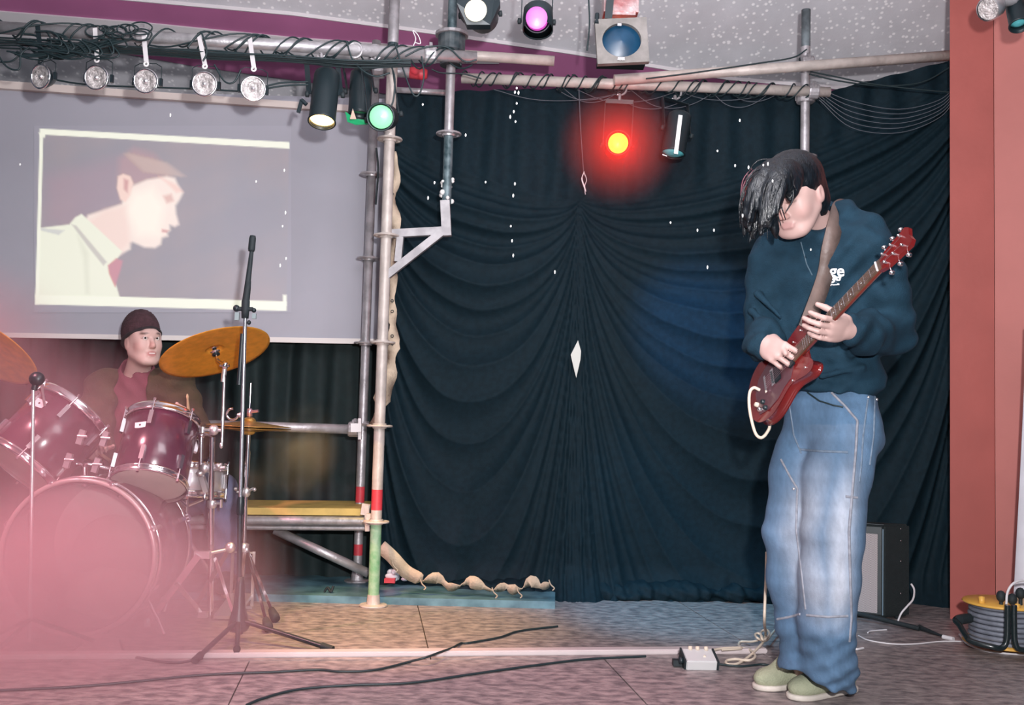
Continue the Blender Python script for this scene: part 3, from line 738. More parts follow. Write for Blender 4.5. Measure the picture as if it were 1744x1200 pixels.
fs = [(i, (i+1) % n, (i+1) % n+n, i+n) for i in range(n)]+[(i+2*n, i+3*n, (i+1) % n+3*n, (i+1) % n+2*n) for i in range(n)]+[(i, i+2*n, (i+1) % n+2*n, (i+1) % n) for i in range(n)]+[(i+n, (i+1) % n+n, (i+1) % n+3*n, i+3*n) for i in range(n)]
mb.add(vs, fs, False).build('front_frame', M_bare, fl)
MB().lathe([(0, 0), (.05, .006), (.082, .022)], cc_+Vector((0, .006, 0)), (0, 1, 0), 30).build('lens', mat('dark blue lens', (.004, .045, .10), .35, 0, .4, 12), fl)
mb = MB(); mb.box(P(1058, 105, 3.90)+Vector((0, .02, -.004)), (.19, .06, .02)); M_sill = mat('matt black sill', (.012, .018, .02), 1.0); M_sill.node_tree.nodes['Principled BSDF'].inputs['Specular IOR Level'].default_value = 0; mb.build('sill', M_sill, fl)
MB().box(P(1056, 0, 3.98), (.14, .14, .17)).build('lamp_box', mat('crumpled foil-bright steel', (.55, .48, .48), .3, .7, .5, 9, .6, 14, col2=(.35, .14, .14)), fl, .012)
mb = MB(); mb.bar(P(1036, 32, 3.89), P(1043, -40, 3.89), .03, .004, (0, 1, 0)); mb.tube([P(1017, 24, 3.88), P(1016, 40, 3.86)], .009, 8); mb.build('hinge', M_black, fl)
mb = MB(); mb.box(P(1058, 100, 3.852), (.028, .004, .012)); mb.box(P(1055, 42, 3.852), (.016, .004, .010)); mb.build('lens_clip', M_chrome, fl)
mb = MB(); mb.bar((P(1056, -30, 3.98).x, 3.98, P(1056, -30, 3.98).z), (P(1056, -30, 3.98).x, 3.98, hz), .02, .02, (0, 1, 0)); mb.build('hanger', M_gal, fl)
# lamps clipped by the top right corner
cr = thing('corner_lamp', 'chrome-rimmed lamp at the top right corner before the red wall', 'stage lamp', tuple(P(1690, 10, 3.6)))
MB().lathe([(.040, 0), (.046, -.006), (.044, -.05), (.02, -.09), (0, -.095)], P(1682, 16, 3.6), (-.7, -.5, -.45), 20).build('shell', M_chrome_soft, cr)
MB().lathe([(0, -.004), (.04, -.008)], P(1682, 16, 3.6), (-.7, -.5, -.45), 20).build('lens', M_glassw, cr)
mb = MB(); mb.tube([P(1690, 8, 3.62), P(1725, 2, 3.62), P(1740, -20, 3.62)], .018, 10); mb.build('arm', M_gal, cr)
cr2 = par_can('black lamp cut by the right edge at the top', P(1736, 44, 3.6), (-.1, -.5, -1), .16, .034, mat('cyan glass', (.12, .55, .60), .15), hang=P(1742, -40, 3.6))
# ================================================================== CABLES
def wrap(a, b, f0, f1, turns, r, ph=0, n=0, wob=.006, sag=0):
    ax = (b-a).normalized(); u = ax.cross(Vector((0, 0, 1))).normalized(); v = u.cross(ax); pts = []
    N = int(abs(turns)*14)+20
    for k in range(N+1):
        t = k/N; f = f0+(f1-f0)*t; an = ph+turns*2*math.pi*t
        rr = RT+r+.002+wob*(.5+.5*math.sin(t*23+ph))+max(0, -math.sin(an))*sag
        pts.append(a+(b-a)*f+(u*math.cos(an)+v*math.sin(an))*rr)
    return pts
wr = [(.06, .36, 4, .1), (.08, .30, 2.5, 2.0), (.30, .62, 3.5, 1.2), (.40, .78, 4, 3.1), (.45, .98, 5.5, .4), (.55, .97, 4.2, 2.4), (.02, .55, 1.6, 4), (.5, .99, 3, 5.2)]
for k, (f0, f1, tn, ph) in enumerate(wr):
    o = MB().tube(wrap(T1a, T1b, f0, f1, tn, .0035, ph, sag=.012*(k % 3)), .0034, 6).build('cable', M_cable)
    tag(o, 'thin black cable wound around the long tube over the small round lamps', 'cable', 'cables wound on the long upper left tube')
for k, (f0, f1, tn, ph) in enumerate([(.0, .42, 9, 0), (.02, .5, 6.5, 2), (.30, .80, 6, 1), (.55, .98, 7, 3), (.62, .99, 4, 5)]):
    o = MB().tube(wrap(T3a, T3b, f0, f1, tn, .0035, ph, sag=.006*(k % 3)), .0036, 6).build('cable', M_cable)
    tag(o, 'thin black cable wound around the tube above the glowing red lamp', 'cable', 'cables wound on the tube over the red lamp')
# straight runs lying under the tubes
def run(pts, r, m, label, group=None, n=8, name='cable'):
    o = MB().tube(spline(pts, n), r, 6).build(name, m); return tag(o, label, 'cable', group)
rr_ = np.random.default_rng(12)
def px(pts, d): return [P(x, y, d if not isinstance(d, (list, tuple)) else d[i]) for i, (x, y) in enumerate(pts)]
for k in range(7):
    pts = [(-40, 62+3*k), (60, 66+3*k+2*math.sin(k)), (150, 74+2.5*k), (250, 80+2*k), (360, 87+2*k), (480, 96+1.5*k), (600, 104+1.5*k), (700, 104+k)]
    pts = [(x, y+rr_.normal()*1.6) for x, y in pts]
    run(px(pts, 3.76+.01*k), .0036, M_cable, 'black cable lying along the underside of the long upper left tube', 'cables along the underside of the long tube')
tg = MB()
for k in range(20):
    x = 40+rr_.random()*160; y = 72+rr_.random()*26; L_ = 30+40*rr_.random()
    q = [(x-L_*.6, y-8*rr_.random()), (x, y+10*rr_.random()), (x+L_*.5, y+4), (x+L_*.3, y-18+8*rr_.random()), (x-10, y-20)]
    tg.tube(spline(px(q, 3.66+.1*rr_.random()), 5), .0036, 5)
for k in range(12):
    x = 150+rr_.random()*100; y = 48+rr_.random()*14; r1 = 6+14*rr_.random()
    q = [(x+r1*math.cos(a), y+.55*r1*math.sin(a)) for a in np.linspace(0, 6.9, 9)]
    tg.tube(spline(px(q, 3.66+.04*rr_.random()), 4), .003, 5)
for k in range(10):
    x = 50+rr_.random()*70
    tg.tube(spline(px([(x-25, 96-8*rr_.random()), (x, 92+6*rr_.random()), (x+36, 84+6*rr_.random()), (x+80, 74), (x+110, 62+8*rr_.random())], 3.68+.05*rr_.random()), 5), .005, 5)
o = tg.build('cable_tangle', M_cable); tag(o, 'thick tangle of black cables hanging over the leftmost round lamps', 'cables', kind='stuff')
for pts, d, lab in (([(-10, 82), (10, 112), (32, 118), (36, 92), (50, 80)], 3.68, 'black cable looping down at the far left edge under the long tube'),
    ([(-5, 106), (20, 104), (34, 92), (36, 82)], 3.7, 'short black cable curling at the left edge under the long tube'),
    ([(90, 135), (130, 142), (180, 146), (235, 148), (300, 150), (345, 152), (400, 155), (425, 158)], 3.775, 'black cable strung behind the row of small round lamps'),
    ([(452, 147), (480, 141), (525, 139)], 3.76, 'black lead from the last round lamp to the tall yellow lamp'),
    ([(452, 151), (485, 146), (525, 144)], 3.76, 'second black lead just below the one reaching the tall yellow lamp'),
    ([(365, 110), (382, 138), (398, 140), (410, 120)], 3.7, 'black cable hanging in a loop between the fourth and fifth round lamps'),
    ([(320, 80), (336, 60), (344, 58), (352, 88), (346, 104)], 3.69, 'black cable looped up and over the tube above the fourth round lamp'),
    ([(590, 70), (600, 100), (618, 120), (640, 130), (664, 124)], 3.8, 'black cable dropping from the tube to the green lamps'),
    ([(672, 72), (684, 110), (702, 158), (714, 160), (722, 130), (718, 96)], 3.9, 'black cable hanging in a long loop right of the lit green lens'),
    ([(660, 100), (672, 130), (670, 170), (662, 186)], 3.85, 'black cable hanging down along the right of the lit green lamp'),
    ([(690, 96), (720, 82), (760, 80), (790, 104), (812, 102)], 3.9, 'black cable curving over the tube end by the hanging pole'),
    ([(735, 118), (752, 124), (790, 126), (820, 134)], 4.38, 'black cable passing across the hanging pole'),
    ([(1374, 84), (1350, 98), (1290, 108), (1180, 124), (1100, 134)], 4.44, 'black cable running from the right pole down along the bare tube'),
    ([(1380, 122), (1420, 130), (1480, 142), (1560, 152), (1630, 158)], 4.58, 'black cable leaving the right pole towards the red wall'),
    ([(1378, 126), (1430, 138), (1500, 146), (1570, 140), (1622, 112)], 4.6, 'black cable sagging between the right pole and the red wall'),
    ([(1000, 86), (1004, 40), (1002, -10)], 4.0, 'thin dark lead hanging by the blue floodlight')):
    run(px(pts, d), .0036, M_cable, lab)
labs_wr = ['black cable wound round the long tube from the second to the third round lamp', 'black cable wound loosely round the long tube over the leftmost two round lamps', 'black cable wound round the long tube from third round lamp to yellow lamp',
 'black cable wound round the long tube from the fourth round lamp to the tube end', 'longest wound black cable, from the fourth round lamp to the hanging pole', 'black cable wound tightly round the long tube by the two green lamps', 'slack black cable wound round the long tube from the left picture edge', 'slack black cable wound round the long tube above the tall yellow lamp']
for o_, l_ in zip([q for q in COL.objects if q.get('group') == 'cables wound on the long upper left tube'], labs_wr): o_['label'] = l_
labs_t3 = ['black cable wound most tightly, on the tube between the hanging pole and the rope', 'black cable wound from the hanging pole to the tube over the red lamp', 'black cable wound round the tube either side of the red lamp', 'black cable wound round the tube from the small blue-green lamp to the right pole', 'slack black cable wound round the right end of the tube next to the right pole']
for o_, l_ in zip([q for q in COL.objects if q.get('group') == 'cables wound on the tube over the red lamp'], labs_t3): o_['label'] = l_
ORD = ['uppermost', 'second', 'third', 'middle', 'fifth', 'sixth', 'lowest', 'eighth', 'ninth']
for k_, o_ in enumerate([q for q in COL.objects if q.get('group') == 'cables along the underside of the long tube']): o_['label'] = ORD[k_]+' from above of the black cables running along under the long upper left tube'
M_thin = mat('dusty grey cord', (.09, .10, .12), .6)
for k in range(9):
    x0_ = 800+rr_.random()*520; w_ = 90+rr_.random()*160; s_ = 12+22*rr_.random()
    run(px([(x0_-w_/2, 152), (x0_-w_/4, 152+s_*.8), (x0_, 152+s_), (x0_+w_/4, 153+s_*.7), (x0_+w_/2, 155)], 4.66), .0016, M_thin, 'thin grey cord drooping below the tube in front of the black drape', 'thin cords drooping below the tube', 6, 'cord')
for k in range(6):
    run(px([(1395, 150+4*k), (1450, 172+9*k), (1530, 186+8*k), (1600, 170+6*k), (1632, 140+4*k)], 4.62), .0016, M_thin, 'thin grey cord drooping from the right pole to the red wall', 'thin cords right of the pole', 6, 'cord')
gl1 = sorted([q for q in COL.objects if q.get('group') == 'thin cords drooping below the tube'], key=lambda q: sum(v.co.x for v in q.data.vertices)/len(q.data.vertices))
OR2 = ['first', 'second', 'third', 'fourth', 'fifth', 'sixth', 'seventh', 'eighth', 'last']
for k_, o_ in enumerate(gl1): o_['label'] = OR2[k_]+' from the left of the thin grey cords drooping before the black drape'
for k_, o_ in enumerate([q for q in COL.objects if q.get('group') == 'thin cords right of the pole']): o_['label'] = ['uppermost', 'second', 'third', 'fourth', 'fifth', 'lowest'][k_]+' from above of the thin grey cords between right pole and red wall'
# coil at top of right pole
o = MB().tube([Vector((p5.x, p5.y, z5(98+6*k/14)))+Vector((math.cos(k*.8), math.sin(k*.8), 0))*(.032+.004*math.sin(k)) for k in range(60)][:50], .0034, 5).build('cable', M_cable); tag(o, 'black cable coiled round the top of the right pole', 'cable')
# rope hanging in the middle of the drape
rp = thing('hanging_rope', 'thin pale rope hanging down to the point where the drape is gathered', 'rope', tuple(P(990, 165, 4.63)))
MB().tube(spline(px([(986, 152), (989, 220), (993, 280), (995, 300)], 4.63), 6), .0022, 6).build('rope', M_thin, rp)
mb = MB(); mb.tube(spline(px([(995, 292), (991, 304), (995, 318), (997, 331)], 4.62), 5), [.002]*5+[.0035]*6+[.0015]*5, 6); mb.tube(spline(px([(995, 294), (999, 306), (996, 316), (998, 326)], 4.62), 5), .0016, 6); mb.build('knot', M_wire, rp)
MB().tube(spline(px([(704, 78), (708, 66), (703, 52), (712, 60), (716, 74), (706, 72)], 4.0), 6), .002, 5).build('twine', M_wire)
tag(bpy.data.objects['twine'], 'short curl of pale twine standing up on the tube', 'string')
# webbing hem: along the cream pole, and lying on the deck
M_web = mat('beige canvas webbing', (.56, .45, .34), .85, 0, .2, 20, .3, 120)
def ribbon(pts, wds, tw, name='webbing', parent=None, m=M_web, th=.0025):
    pts = [Vector(p) for p in pts]; N = len(pts); mb = MB(); a_ = []; b_ = []
    for i in range(N):
        t_ = (pts[min(i+1, N-1)]-pts[max(i-1, 0)]).normalized(); u_ = t_.cross(Vector((0, -1, 0)))
        u_ = u_.normalized() if u_.length > .05 else Vector((1, 0, 0)); n_ = t_.cross(u_)
        d_ = u_*math.cos(tw[i])+n_*math.sin(tw[i]); a_.append(pts[i]+d_*wds[i]/2); b_.append(pts[i]-d_*wds[i]/2)
    mb.add(a_+b_, [(i, i+1, i+1+N, i+N) for i in range(N-1)]); o = mb.build(name, m, parent)
    md = o.modifiers.new('t', 'SOLIDIFY'); md.thickness = th; return o
wb = thing('webbing_hem', 'beige canvas webbing edge dangling behind the cream pole', 'webbing', tuple(P(668, 600, 4.52)))
pp_ = [(668, 258), (672, 300), (667, 345), (674, 395), (666, 440), (669, 480), (664, 520), (670, 560), (666, 600), (660, 640), (648, 690), (636, 725)]
sp = spline(px(pp_, 4.52), 5); ribbon(sp, [.035+.03*abs(math.sin(i*.37))+(.03 if 38 < i < 50 else 0) for i in range(len(sp))], [.9*math.sin(i*.5) for i in range(len(sp))], 'strip', wb)
for y in (330, 512, 530, 572, 585): MB().ring(P(668, y, 4.50), (0, 1, 0), .006, .002, 10, 5).build('eyelet', M_blackrub, wb)
MB().tube(spline(px([(641, 252), (644, 290), (640, 348)], 4.55), 6), .005, 6).build('dark_line', M_blackrub, wb)  # thin dark line left of the cream pole
wf = thing('webbing_hem', 'beige canvas webbing with ties lying in curls on the blue deck', 'webbing', tuple(P(760, 990, 4.6)))
pf = [(648, 930), (668, 948), (690, 972), (712, 984), (722, 990), (745, 984), (765, 999), (785, 997), (800, 990), (820, 998), (840, 1006), (860, 998), (875, 1004), (890, 1002), (905, 990), (920, 998), (936, 996)]
tw = [.1, .2, .1, .3, 1.2, .3, .5, 1.4, .2, .4, 1.4, .3, .5, 1.4, .4, .3, 1.1]
sp = spline(px(pf, [4.50]*2+[4.52]*15), 4); ribbon(sp, [.062 if i < 14 else .018+.045*abs(math.sin(i*.42)) for i in range(len(sp))], list(np.interp(np.arange(len(sp))/4, range(17), tw)), 'strip', wf)
mb = MB()
for x, y in ((668, 962), (716, 992), (838, 1006), (880, 1006), (935, 993)): mb.tube(spline(px([(x, y-6), (x+3, y+2), (x+9, y+8), (x+6, y+12)], 4.5), 4), .003, 5)
mb.build('tie', M_web, wf)
s = SDF(tuple(P(650, 995, 4.75)-Vector((.0, .1, .02))), tuple(P(705, 960, 4.75)+Vector((.02, .08, .02))), .004)
cc0 = P(680, 980, 4.75)
for k in range(14):
    a = rr_.random(3)-.5; s.ell(cc0+Vector((a[0]*.09, a[1]*.06, a[2]*.05)), (.012+.02*rr_.random(), .012, .008+.01*rr_.random()), k=.004)
o = s.mesh('plastic_wrapper', mat('crumpled clear plastic', (.62, .66, .70), .2, coat=.6)); tag(o, 'crumpled silvery plastic wrapper lying on the blue deck by the grey pole', 'rubbish')
mb = MB(); mb.box(P(664, 988, 4.72), (.05, .03, .02)); tag(mb.build('tape_roll_piece', M_red), 'small red scrap beside the crumpled plastic wrapper', 'scrap')
mb = MB(); c = PZ(560, 1002, .05); mb.tube(spline([c+Vector((-.02, 0, -.015)), c+Vector((-.005, 0, .004)), c+Vector((.012, -.01, -.012)), c+Vector((.02, 0, .012))], 5), .006, 6); tag(mb.build('gaffer_scrap', M_blackrub), 'small curled black scrap lying on the blue deck', 'scrap')
# ================================================================== PEOPLE
M_skin = mat('skin', (1, 1, 1), .5, 0, attr=True)
M_skin.node_tree.nodes['Principled BSDF'].inputs['Subsurface Weight'].default_value = .0
M_eye = mat('eye white', (.7, .68, .66), .2); M_iris = mat('dark iris', (.03, .02, .02), .15)
def V3(v): return np.array(v, float)
def head(s, C, Rm, sc=1.0, mouth=False, sx=1.0):
    """head built in its own axes: +x side, +y face, +z crown"""
    Q = np.array(Rm); L_ = lambda x, y, z: V3(C)+sc*(Q @ np.array((x*sx, y, z), float))
    E = lambda c, r, k=.02, op='u': s.ell(L_(*c), np.array(r)*sc*np.array((sx, 1, 1)), Q, k*sc, op)
    K = lambda a, b, ra, rb, k=.012, op='u': s.cap(L_(*a), L_(*b), ra*sc, rb*sc, k*sc, op)
    E((0, -.012, .035), (.075, .094, .083)); E((0, .030, -.028), (.058, .062, .082), .03)
    E((0, .038, -.078), (.045, .042, .030), .03); E((0, .073, -.098), (.018, .015, .014), .02)
    for e in (-1, 1):
        K((e*.055, .0, -.045), (e*.030, .062, -.092), .020, .014, .03)
        E((e*.038, .064, -.028), (.020, .018, .022), .025); E((e*.046, .032, -.012), (.017, .042, .044), .03); K((e*.050, .045, .022), (e*.056, .005, .0), .013, .013, .03)
        E((e*.031, .098, .006), (.018, .016, .012), .010, 's')
        E((e*.031, .082, .004), (.0125, .0125, .0115), .003)
        K((e*.016, .0915, .0235), (e*.046, .078, .024), .0075, .006, .008)
        K((e*.018, .0925, .0105), (e*.044, .083, .010), .0035, .003, .003)
        E((e*.0095, .098, -.036), (.0085, .009, .007), .006)
        E((e*.081, -.008, -.008), (.008, .019, .030), .006)
        E((e*.089, -.002, -.006), (.004, .009, .016), .004, 's')
    E((0, .085, .03), (.04, .015, .02), .02)
    K((0, .090, .012), (0, .108, -.030), .0085, .0115, .010)
    if mouth:
        K((-.021, .086, -.057), (.021, .086, -.057), .006, .006, .005); K((-.017, .087, -.076), (.017, .087, -.076), .0072, .0072, .005)
        K((-.019, .099, -.0665), (.019, .099, -.0665), .0068, .0068, .002, 's')
    else:
        K((-.018, .088, -.061), (.018, .088, -.061), .0050, .0050, .004); K((-.014, .089, -.070), (.014, .089, -.070), .0055, .0055, .004)
    return L_
def hand(s, Wp, f, nrm, thumb, curls, tcurl=(.3, .4), sc=1.0, spread=.06, dirs=None, k=.004, ttarget=None):
    """Wp wrist, f wrist->knuckles, nrm: the way the palm faces, thumb: side the thumb is on (vector)"""
    f = Vector(f).normalized(); n = Vector(nrm); n = (n-f*n.dot(f)).normalized(); sd = f.cross(n)
    if sd.dot(Vector(thumb)) < 0: sd = -sd
    W = Vector(Wp); G = lambda a, b, c: W+(f*a+sd*b+n*c)*sc
    s.cap(G(-.02, 0, 0), G(.02, 0, 0), .024*sc, .024*sc, .01); Rm = Rcols(sd, f, n)
    s.ell(G(.050, .0, -.002), (.039*sc, .050*sc, .016*sc), Rm, .012)
    s.ell(G(.030, .024, .008), (.016*sc, .030*sc, .015*sc), Rm, .01)
    offs = (.030, .010, -.010, -.029); base = (.086, .090, .086, .077); Ls = ((.040, .024, .019), (.044, .028, .020), (.041, .026, .019), (.032, .020, .017)); rs = (.0088, .009, .0087, .0078)
    for q in range(4):
        p = G(base[q], offs[q], -.002); s.cap(G(base[q]-.045, offs[q]*.75, -.004), p, .0095*sc, (rs[q]+.001)*sc, .006)
        an = 0; sp = (offs[q]/.03)*spread
        for j in range(3):
            an += curls[q][j]; d = (f*math.cos(an)+n*math.sin(an)+sd*sp*(1-.3*j)).normalized()
            p2 = p+d*Ls[q][j]*sc; r0 = rs[q]*(1-.07*j)*sc; s.cap(p, p2, r0, r0*.93, .0025); p = p2
    p = G(.020, .030, .006); d = (f*.65+sd*.75+n*.35).normalized() if ttarget is None else (Vector(ttarget)-p).normalized()
    p2 = p+d*.042*sc; s.cap(p, p2, .0135*sc, .0105*sc, .006)
    d2 = (d*math.cos(tcurl[0])+(f-sd*.4+n*.3).normalized()*math.sin(tcurl[0])).normalized(); p3 = p2+d2*.030*sc; s.cap(p2, p3, .0105*sc, .0095*sc, .004)
    d3 = (d2*math.cos(tcurl[1])+(f-sd*.8).normalized()*math.sin(tcurl[1])).normalized(); s.cap(p3, p3+d3*.024*sc, .0095*sc, .0078*sc, .004)
def frame_of(yv, zv):
    z = Vector(zv).normalized(); y = Vector(yv); y = (y-z*y.dot(z)).normalized(); x = y.cross(z); return Rcols(x, y, z)
# ---------------------------------------------------------------- guitar geometry (its own axes)
Gb = P(1320, 643, 2.95); Gh = P(1552, 397, 2.52)
GS = (Gh-Gb).length/.80; gu = (Gh-Gb).normalized(); ge1 = (Vector((0, 1, 0))-gu*gu.y).normalized(); ge2 = gu.cross(ge1).normalized()
if ge2.x < 0: ge2 = -ge2
gw = (ge2*.36-ge1*.933); gn = -(ge2*.933+ge1*.36)
def GP(a, b, c=0): return Gb+(gu*a+gw*b+gn*c)*GS
# ---------------------------------------------------------------- guitarist
HC = P(1352, 333, 2.985); HR_ = frame_of((-.58, -.66, -.50), (-.36, -.32, .87))
NB = P(1404, 398, 3.12)
SRr = P(1322, 440, 3.17); SLl = P(1474, 418, 3.03)
ER = P(1303, 562, 3.19); WR = P(1299, 584, 2.965)
EL = P(1516, 566, 3.06); WL = P(1446, 562, 2.815)
hipR = P(1383, 722, 3.19); hipL = P(1446, 722, 3.08)
kneeR = P(1347, 900, 3.13); kneeL = P(1421, 900, 3.01)
ankR = P(1383, 1118, 3.15); ankL = P(1412, 1128, 3.05)
toeR = PZ(1294, 1174, 0); heelR = PZ(1392, 1163, 0); toeL = PZ(1352, 1191, 0); heelL = PZ(1442, 1177, 0)
base = Vector(((ankR.x+ankL.x)/2, (ankR.y+ankL.y)/2, 0))
gt = thing('person', 'standing person with long black hair, navy hooded top and faded jeans, playing a red guitar', 'person', tuple(base))
YAW = Matrix.Rotation(R(-24), 3, 'Z')
body = SDF((.62, 2.60, .0), (1.36, 3.42, 1.76), .0042)
L_ = head(body, HC, HR_, 1.0)
body.cap(HC+HR_ @ Vector((0, -.03, -.05)), NB, .052, .058, .03)
chest = P(1398, 480, 3.13); belly = P(1408, 590, 3.14); pelv = P(1416, 690, 3.14)
body.cap(SRr, SLl, .055, .055, .04); body.ell(chest, (.135, .09, .16), YAW, .05); body.ell(belly, (.12, .085, .13), YAW, .05); body.ell(pelv, (.125, .09, .10), YAW, .05)
body.chain([SRr, ER, WR], [.045, .036, .026], .02); body.chain([SLl, EL, WL], [.045, .036, .026], .02)
body.chain([hipR, kneeR, ankR, (heelR*.65+toeR*.35)+Vector((0, 0, .05))], [.075, .052, .036, .035], .03)
body.chain([hipL, kneeL, ankL, (heelL*.65+toeL*.35)+Vector((0, 0, .05))], [.075, .052, .036, .035], .03)
# right hand: picks over the strings
pick_f = (P(1330, 603, 2.885)-WR)
hand(body, WR, pick_f, -gn+Vector((.1, 0, -.35)), Vector((.6, -.2, .6)), [(.55, 1.05, .7), (.75, 1.15, .8), (.85, 1.2, .8), (.95, 1.2, .8)], (.5, .5), 1.0, .05, ttarget=P(1338, 596, 2.86))
# left hand: round the neck from below, fingers over the strings
frt_f = (P(1396, 560, 2.735)-WL)
hand(body, WL, frt_f, Vector((-.15, .85, .42)), Vector((.1, .2, 1)), [(.18, .62, .55), (.22, .68, .6), (.26, .72, .6), (.30, .75, .6)], (.1, .1), 1.0, .03, ttarget=P(1398, 518, 2.84))
hq = np.array(HR_).T; hc = V3(HC)
def skin_col(V, C=hc, Q=hq, sc=1.0, base=(.52, .345, .315), lip=(.50, .28, .265)):
    c = np.tile(np.array(base), (len(V), 1)); l = ((V-C) @ Q.T)/sc
    def blob(cx, cy, cz, rx, ry, rz, col, a=1):
        d = np.sqrt(((l[:, 0]-cx)/rx)**2+((l[:, 1]-cy)/ry)**2+((l[:, 2]-cz)/rz)**2); m = (np.clip(1.3-d, 0, .5)*2*a)[:, None]
        c[:] = c*(1-m)+np.array(col)*m
    blob(0, .09, -.066, .021, .02, .0125, lip, .9)
    for e in (-1, 1):
        blob(e*.031, .088, .0255, .019, .02, .005, (.10, .06, .05), .85); blob(e*.031, .09, .0045, .015, .02, .0045, (.12, .07, .06), .6)
        blob(e*.042, .06, -.03, .026, .03, .024, (.58, .33, .30), .5); blob(e*.078, -.005, -.008, .02, .03, .04, (.56, .33, .30), .5)
    blob(0, .11, -.03, .018, .02, .018, (.55, .26, .22), .5)
    return c
body.mesh('body', M_skin, gt, skin_col)
# hoodie
M_hood = mat('navy sweatshirt fabric', (.0105, .036, .060), .85, 0, .22, 30, .3, 300, sheen=.15)
M_hood.node_tree.nodes['Principled BSDF'].inputs['Specular IOR Level'].default_value = .2
h = SDF((.60, 2.72, .78), (1.40, 3.45, 1.60), .005)
Y3 = YAW
h.cap(SRr+Vector((.02, 0, -.015)), SLl+Vector((-.01, 0, -.01)), .078, .078, .05); h.ell(chest, (.165, .115, .17), Y3, .06)
h.ell(P(1402, 560, 3.13), (.16, .118, .14), Y3, .06); h.ell(P(1412, 628, 3.13), (.158, .122, .115), Y3, .05); h.ell(P(1420, 650, 3.13), (.150, .116, .09), Y3, .03)
h.chain([SRr, (SRr+ER)/2+Vector((-.012, 0, 0)), ER, ER*.35+WR*.65, WR*1.0+ER*0.0], [.078, .070, .064, .057, .040], .03)
h.chain([SLl, (SLl+EL)/2+Vector((.012, 0, 0)), EL, EL*.4+WL*.6, WL*.93+EL*.07], [.080, .074, .068, .060, .040], .03)
h.cap(NB, chest, .075, .10, .05); h.chain([P(1368, 398, 3.05), P(1402, 405, 3.03), P(1440, 385, 3.08), P(1436, 366, 3.16), P(1400, 362, 3.20), P(1372, 385, 3.15)], [.022, .026, .034, .042, .042, .03], .02)
h.cap(P(1432, 378, 3.13), SLl, .062, .072, .04); h.cap(P(1385, 400, 3.14), SRr, .062, .070, .04)
# neck opening
h.cap(HC+HR_ @ Vector((0, -.02, -.04)), NB+Vector((-.005, -.01, .03)), .062, .055, .01, 's')
zh = P(1420, 668, 3.10).z
h.cut(lambda X, Y, Z: (zh-.0-.12*(X-1.0))*1.0-Z+0*Y)
def folds_h(X, Y, Z):
    a = .0045*np.sin(Z*46+X*30+3*np.sin(Y*14+X*9))+.0035*np.sin(Z*70-X*55+2*np.sin(X*22))+.005*np.sin((X*.6+Z*.9)*30+2*np.sin(Z*13))
    hem = np.exp(-((Z-(zh+.035))/.012)**2)*.006
    return a+hem
h.disp(folds_h)
for a, b, r_ in ((P(1290, 500, 3.10), P(1330, 540, 3.03), .012), (P(1280, 530, 3.12), P(1322, 566, 3.0), .012), (P(1500, 500, 2.98), P(1540, 540, 3.03), .014), (P(1450, 600, 2.98), P(1500, 560, 2.99), .014), (P(1420, 610, 3.01), P(1480, 590, 3.0), .010), (P(1400, 640, 3.0), P(1470, 625, 2.99), .010)):
    h.cap(a, b, r_, r_*.4, .022)
hood = h.mesh('hooded_top', M_hood, gt)
hood['label'] = 'navy blue hooded top'
# jeans
j = SDF((.66, 2.80, .0), (1.30, 3.42, .98), .005)
j.ell(P(1420, 690, 3.13), (.138, .105, .10), Y3, .04); j.ell(P(1422, 745, 3.13), (.150, .112, .09), Y3, .05)
j.chain([hipR+Vector((.01, 0, 0)), P(1362, 810, 3.16), kneeR, P(1352, 985, 3.13), P(1368, 1060, 3.14), P(1378, 1118, 3.14), P(1380, 1142, 3.12)], [.098, .092, .082, .078, .080, .084, .086], .025)
j.chain([hipL, P(1424, 810, 3.05), kneeL, P(1412, 985, 3.01), P(1406, 1060, 3.03), P(1410, 1125, 3.055), P(1418, 1150, 3.075)], [.098, .100, .090, .086, .082, .080, .072], .02)
zt = P(1420, 655, 3.1).z
j.cut(lambda X, Y, Z: np.maximum(Z-zt, (.046+.44*np.clip(1.02-X, -.08, .13))*1.0-Z)+0*Y)
def folds_j(X, Y, Z):
    lo = np.clip((.34-Z)/.3, 0, 1); kn = np.exp(-((Z-.52)/.10)**2); up = np.clip((Z-.70)/.15, 0, 1)
    return lo*(.0045*np.sin(Z*75+X*35+3*np.sin(X*18+Z*9))+.004*np.sin(Z*120-X*60))+kn*.003*np.sin(Z*60+X*25+2*np.sin(X*15))+.003*np.sin(X*50+Z*8)+up*.004*np.sin(X*60+Z*30)
j.disp(folds_j)
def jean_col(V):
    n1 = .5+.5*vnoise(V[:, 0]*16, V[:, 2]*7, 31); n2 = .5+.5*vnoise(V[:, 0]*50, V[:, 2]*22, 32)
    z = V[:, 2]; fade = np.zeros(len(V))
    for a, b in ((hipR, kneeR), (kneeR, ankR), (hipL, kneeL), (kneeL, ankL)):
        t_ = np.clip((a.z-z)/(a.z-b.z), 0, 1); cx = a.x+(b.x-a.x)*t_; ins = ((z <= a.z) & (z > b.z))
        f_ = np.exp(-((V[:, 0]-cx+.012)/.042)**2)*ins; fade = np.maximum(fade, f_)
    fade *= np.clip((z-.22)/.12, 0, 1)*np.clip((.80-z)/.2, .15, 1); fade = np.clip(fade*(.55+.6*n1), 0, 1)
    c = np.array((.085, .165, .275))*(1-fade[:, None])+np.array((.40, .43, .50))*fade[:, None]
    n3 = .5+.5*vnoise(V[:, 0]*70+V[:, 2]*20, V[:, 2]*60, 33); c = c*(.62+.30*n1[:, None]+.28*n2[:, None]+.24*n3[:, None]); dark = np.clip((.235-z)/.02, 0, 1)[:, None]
    return c*(1-.18*dark)
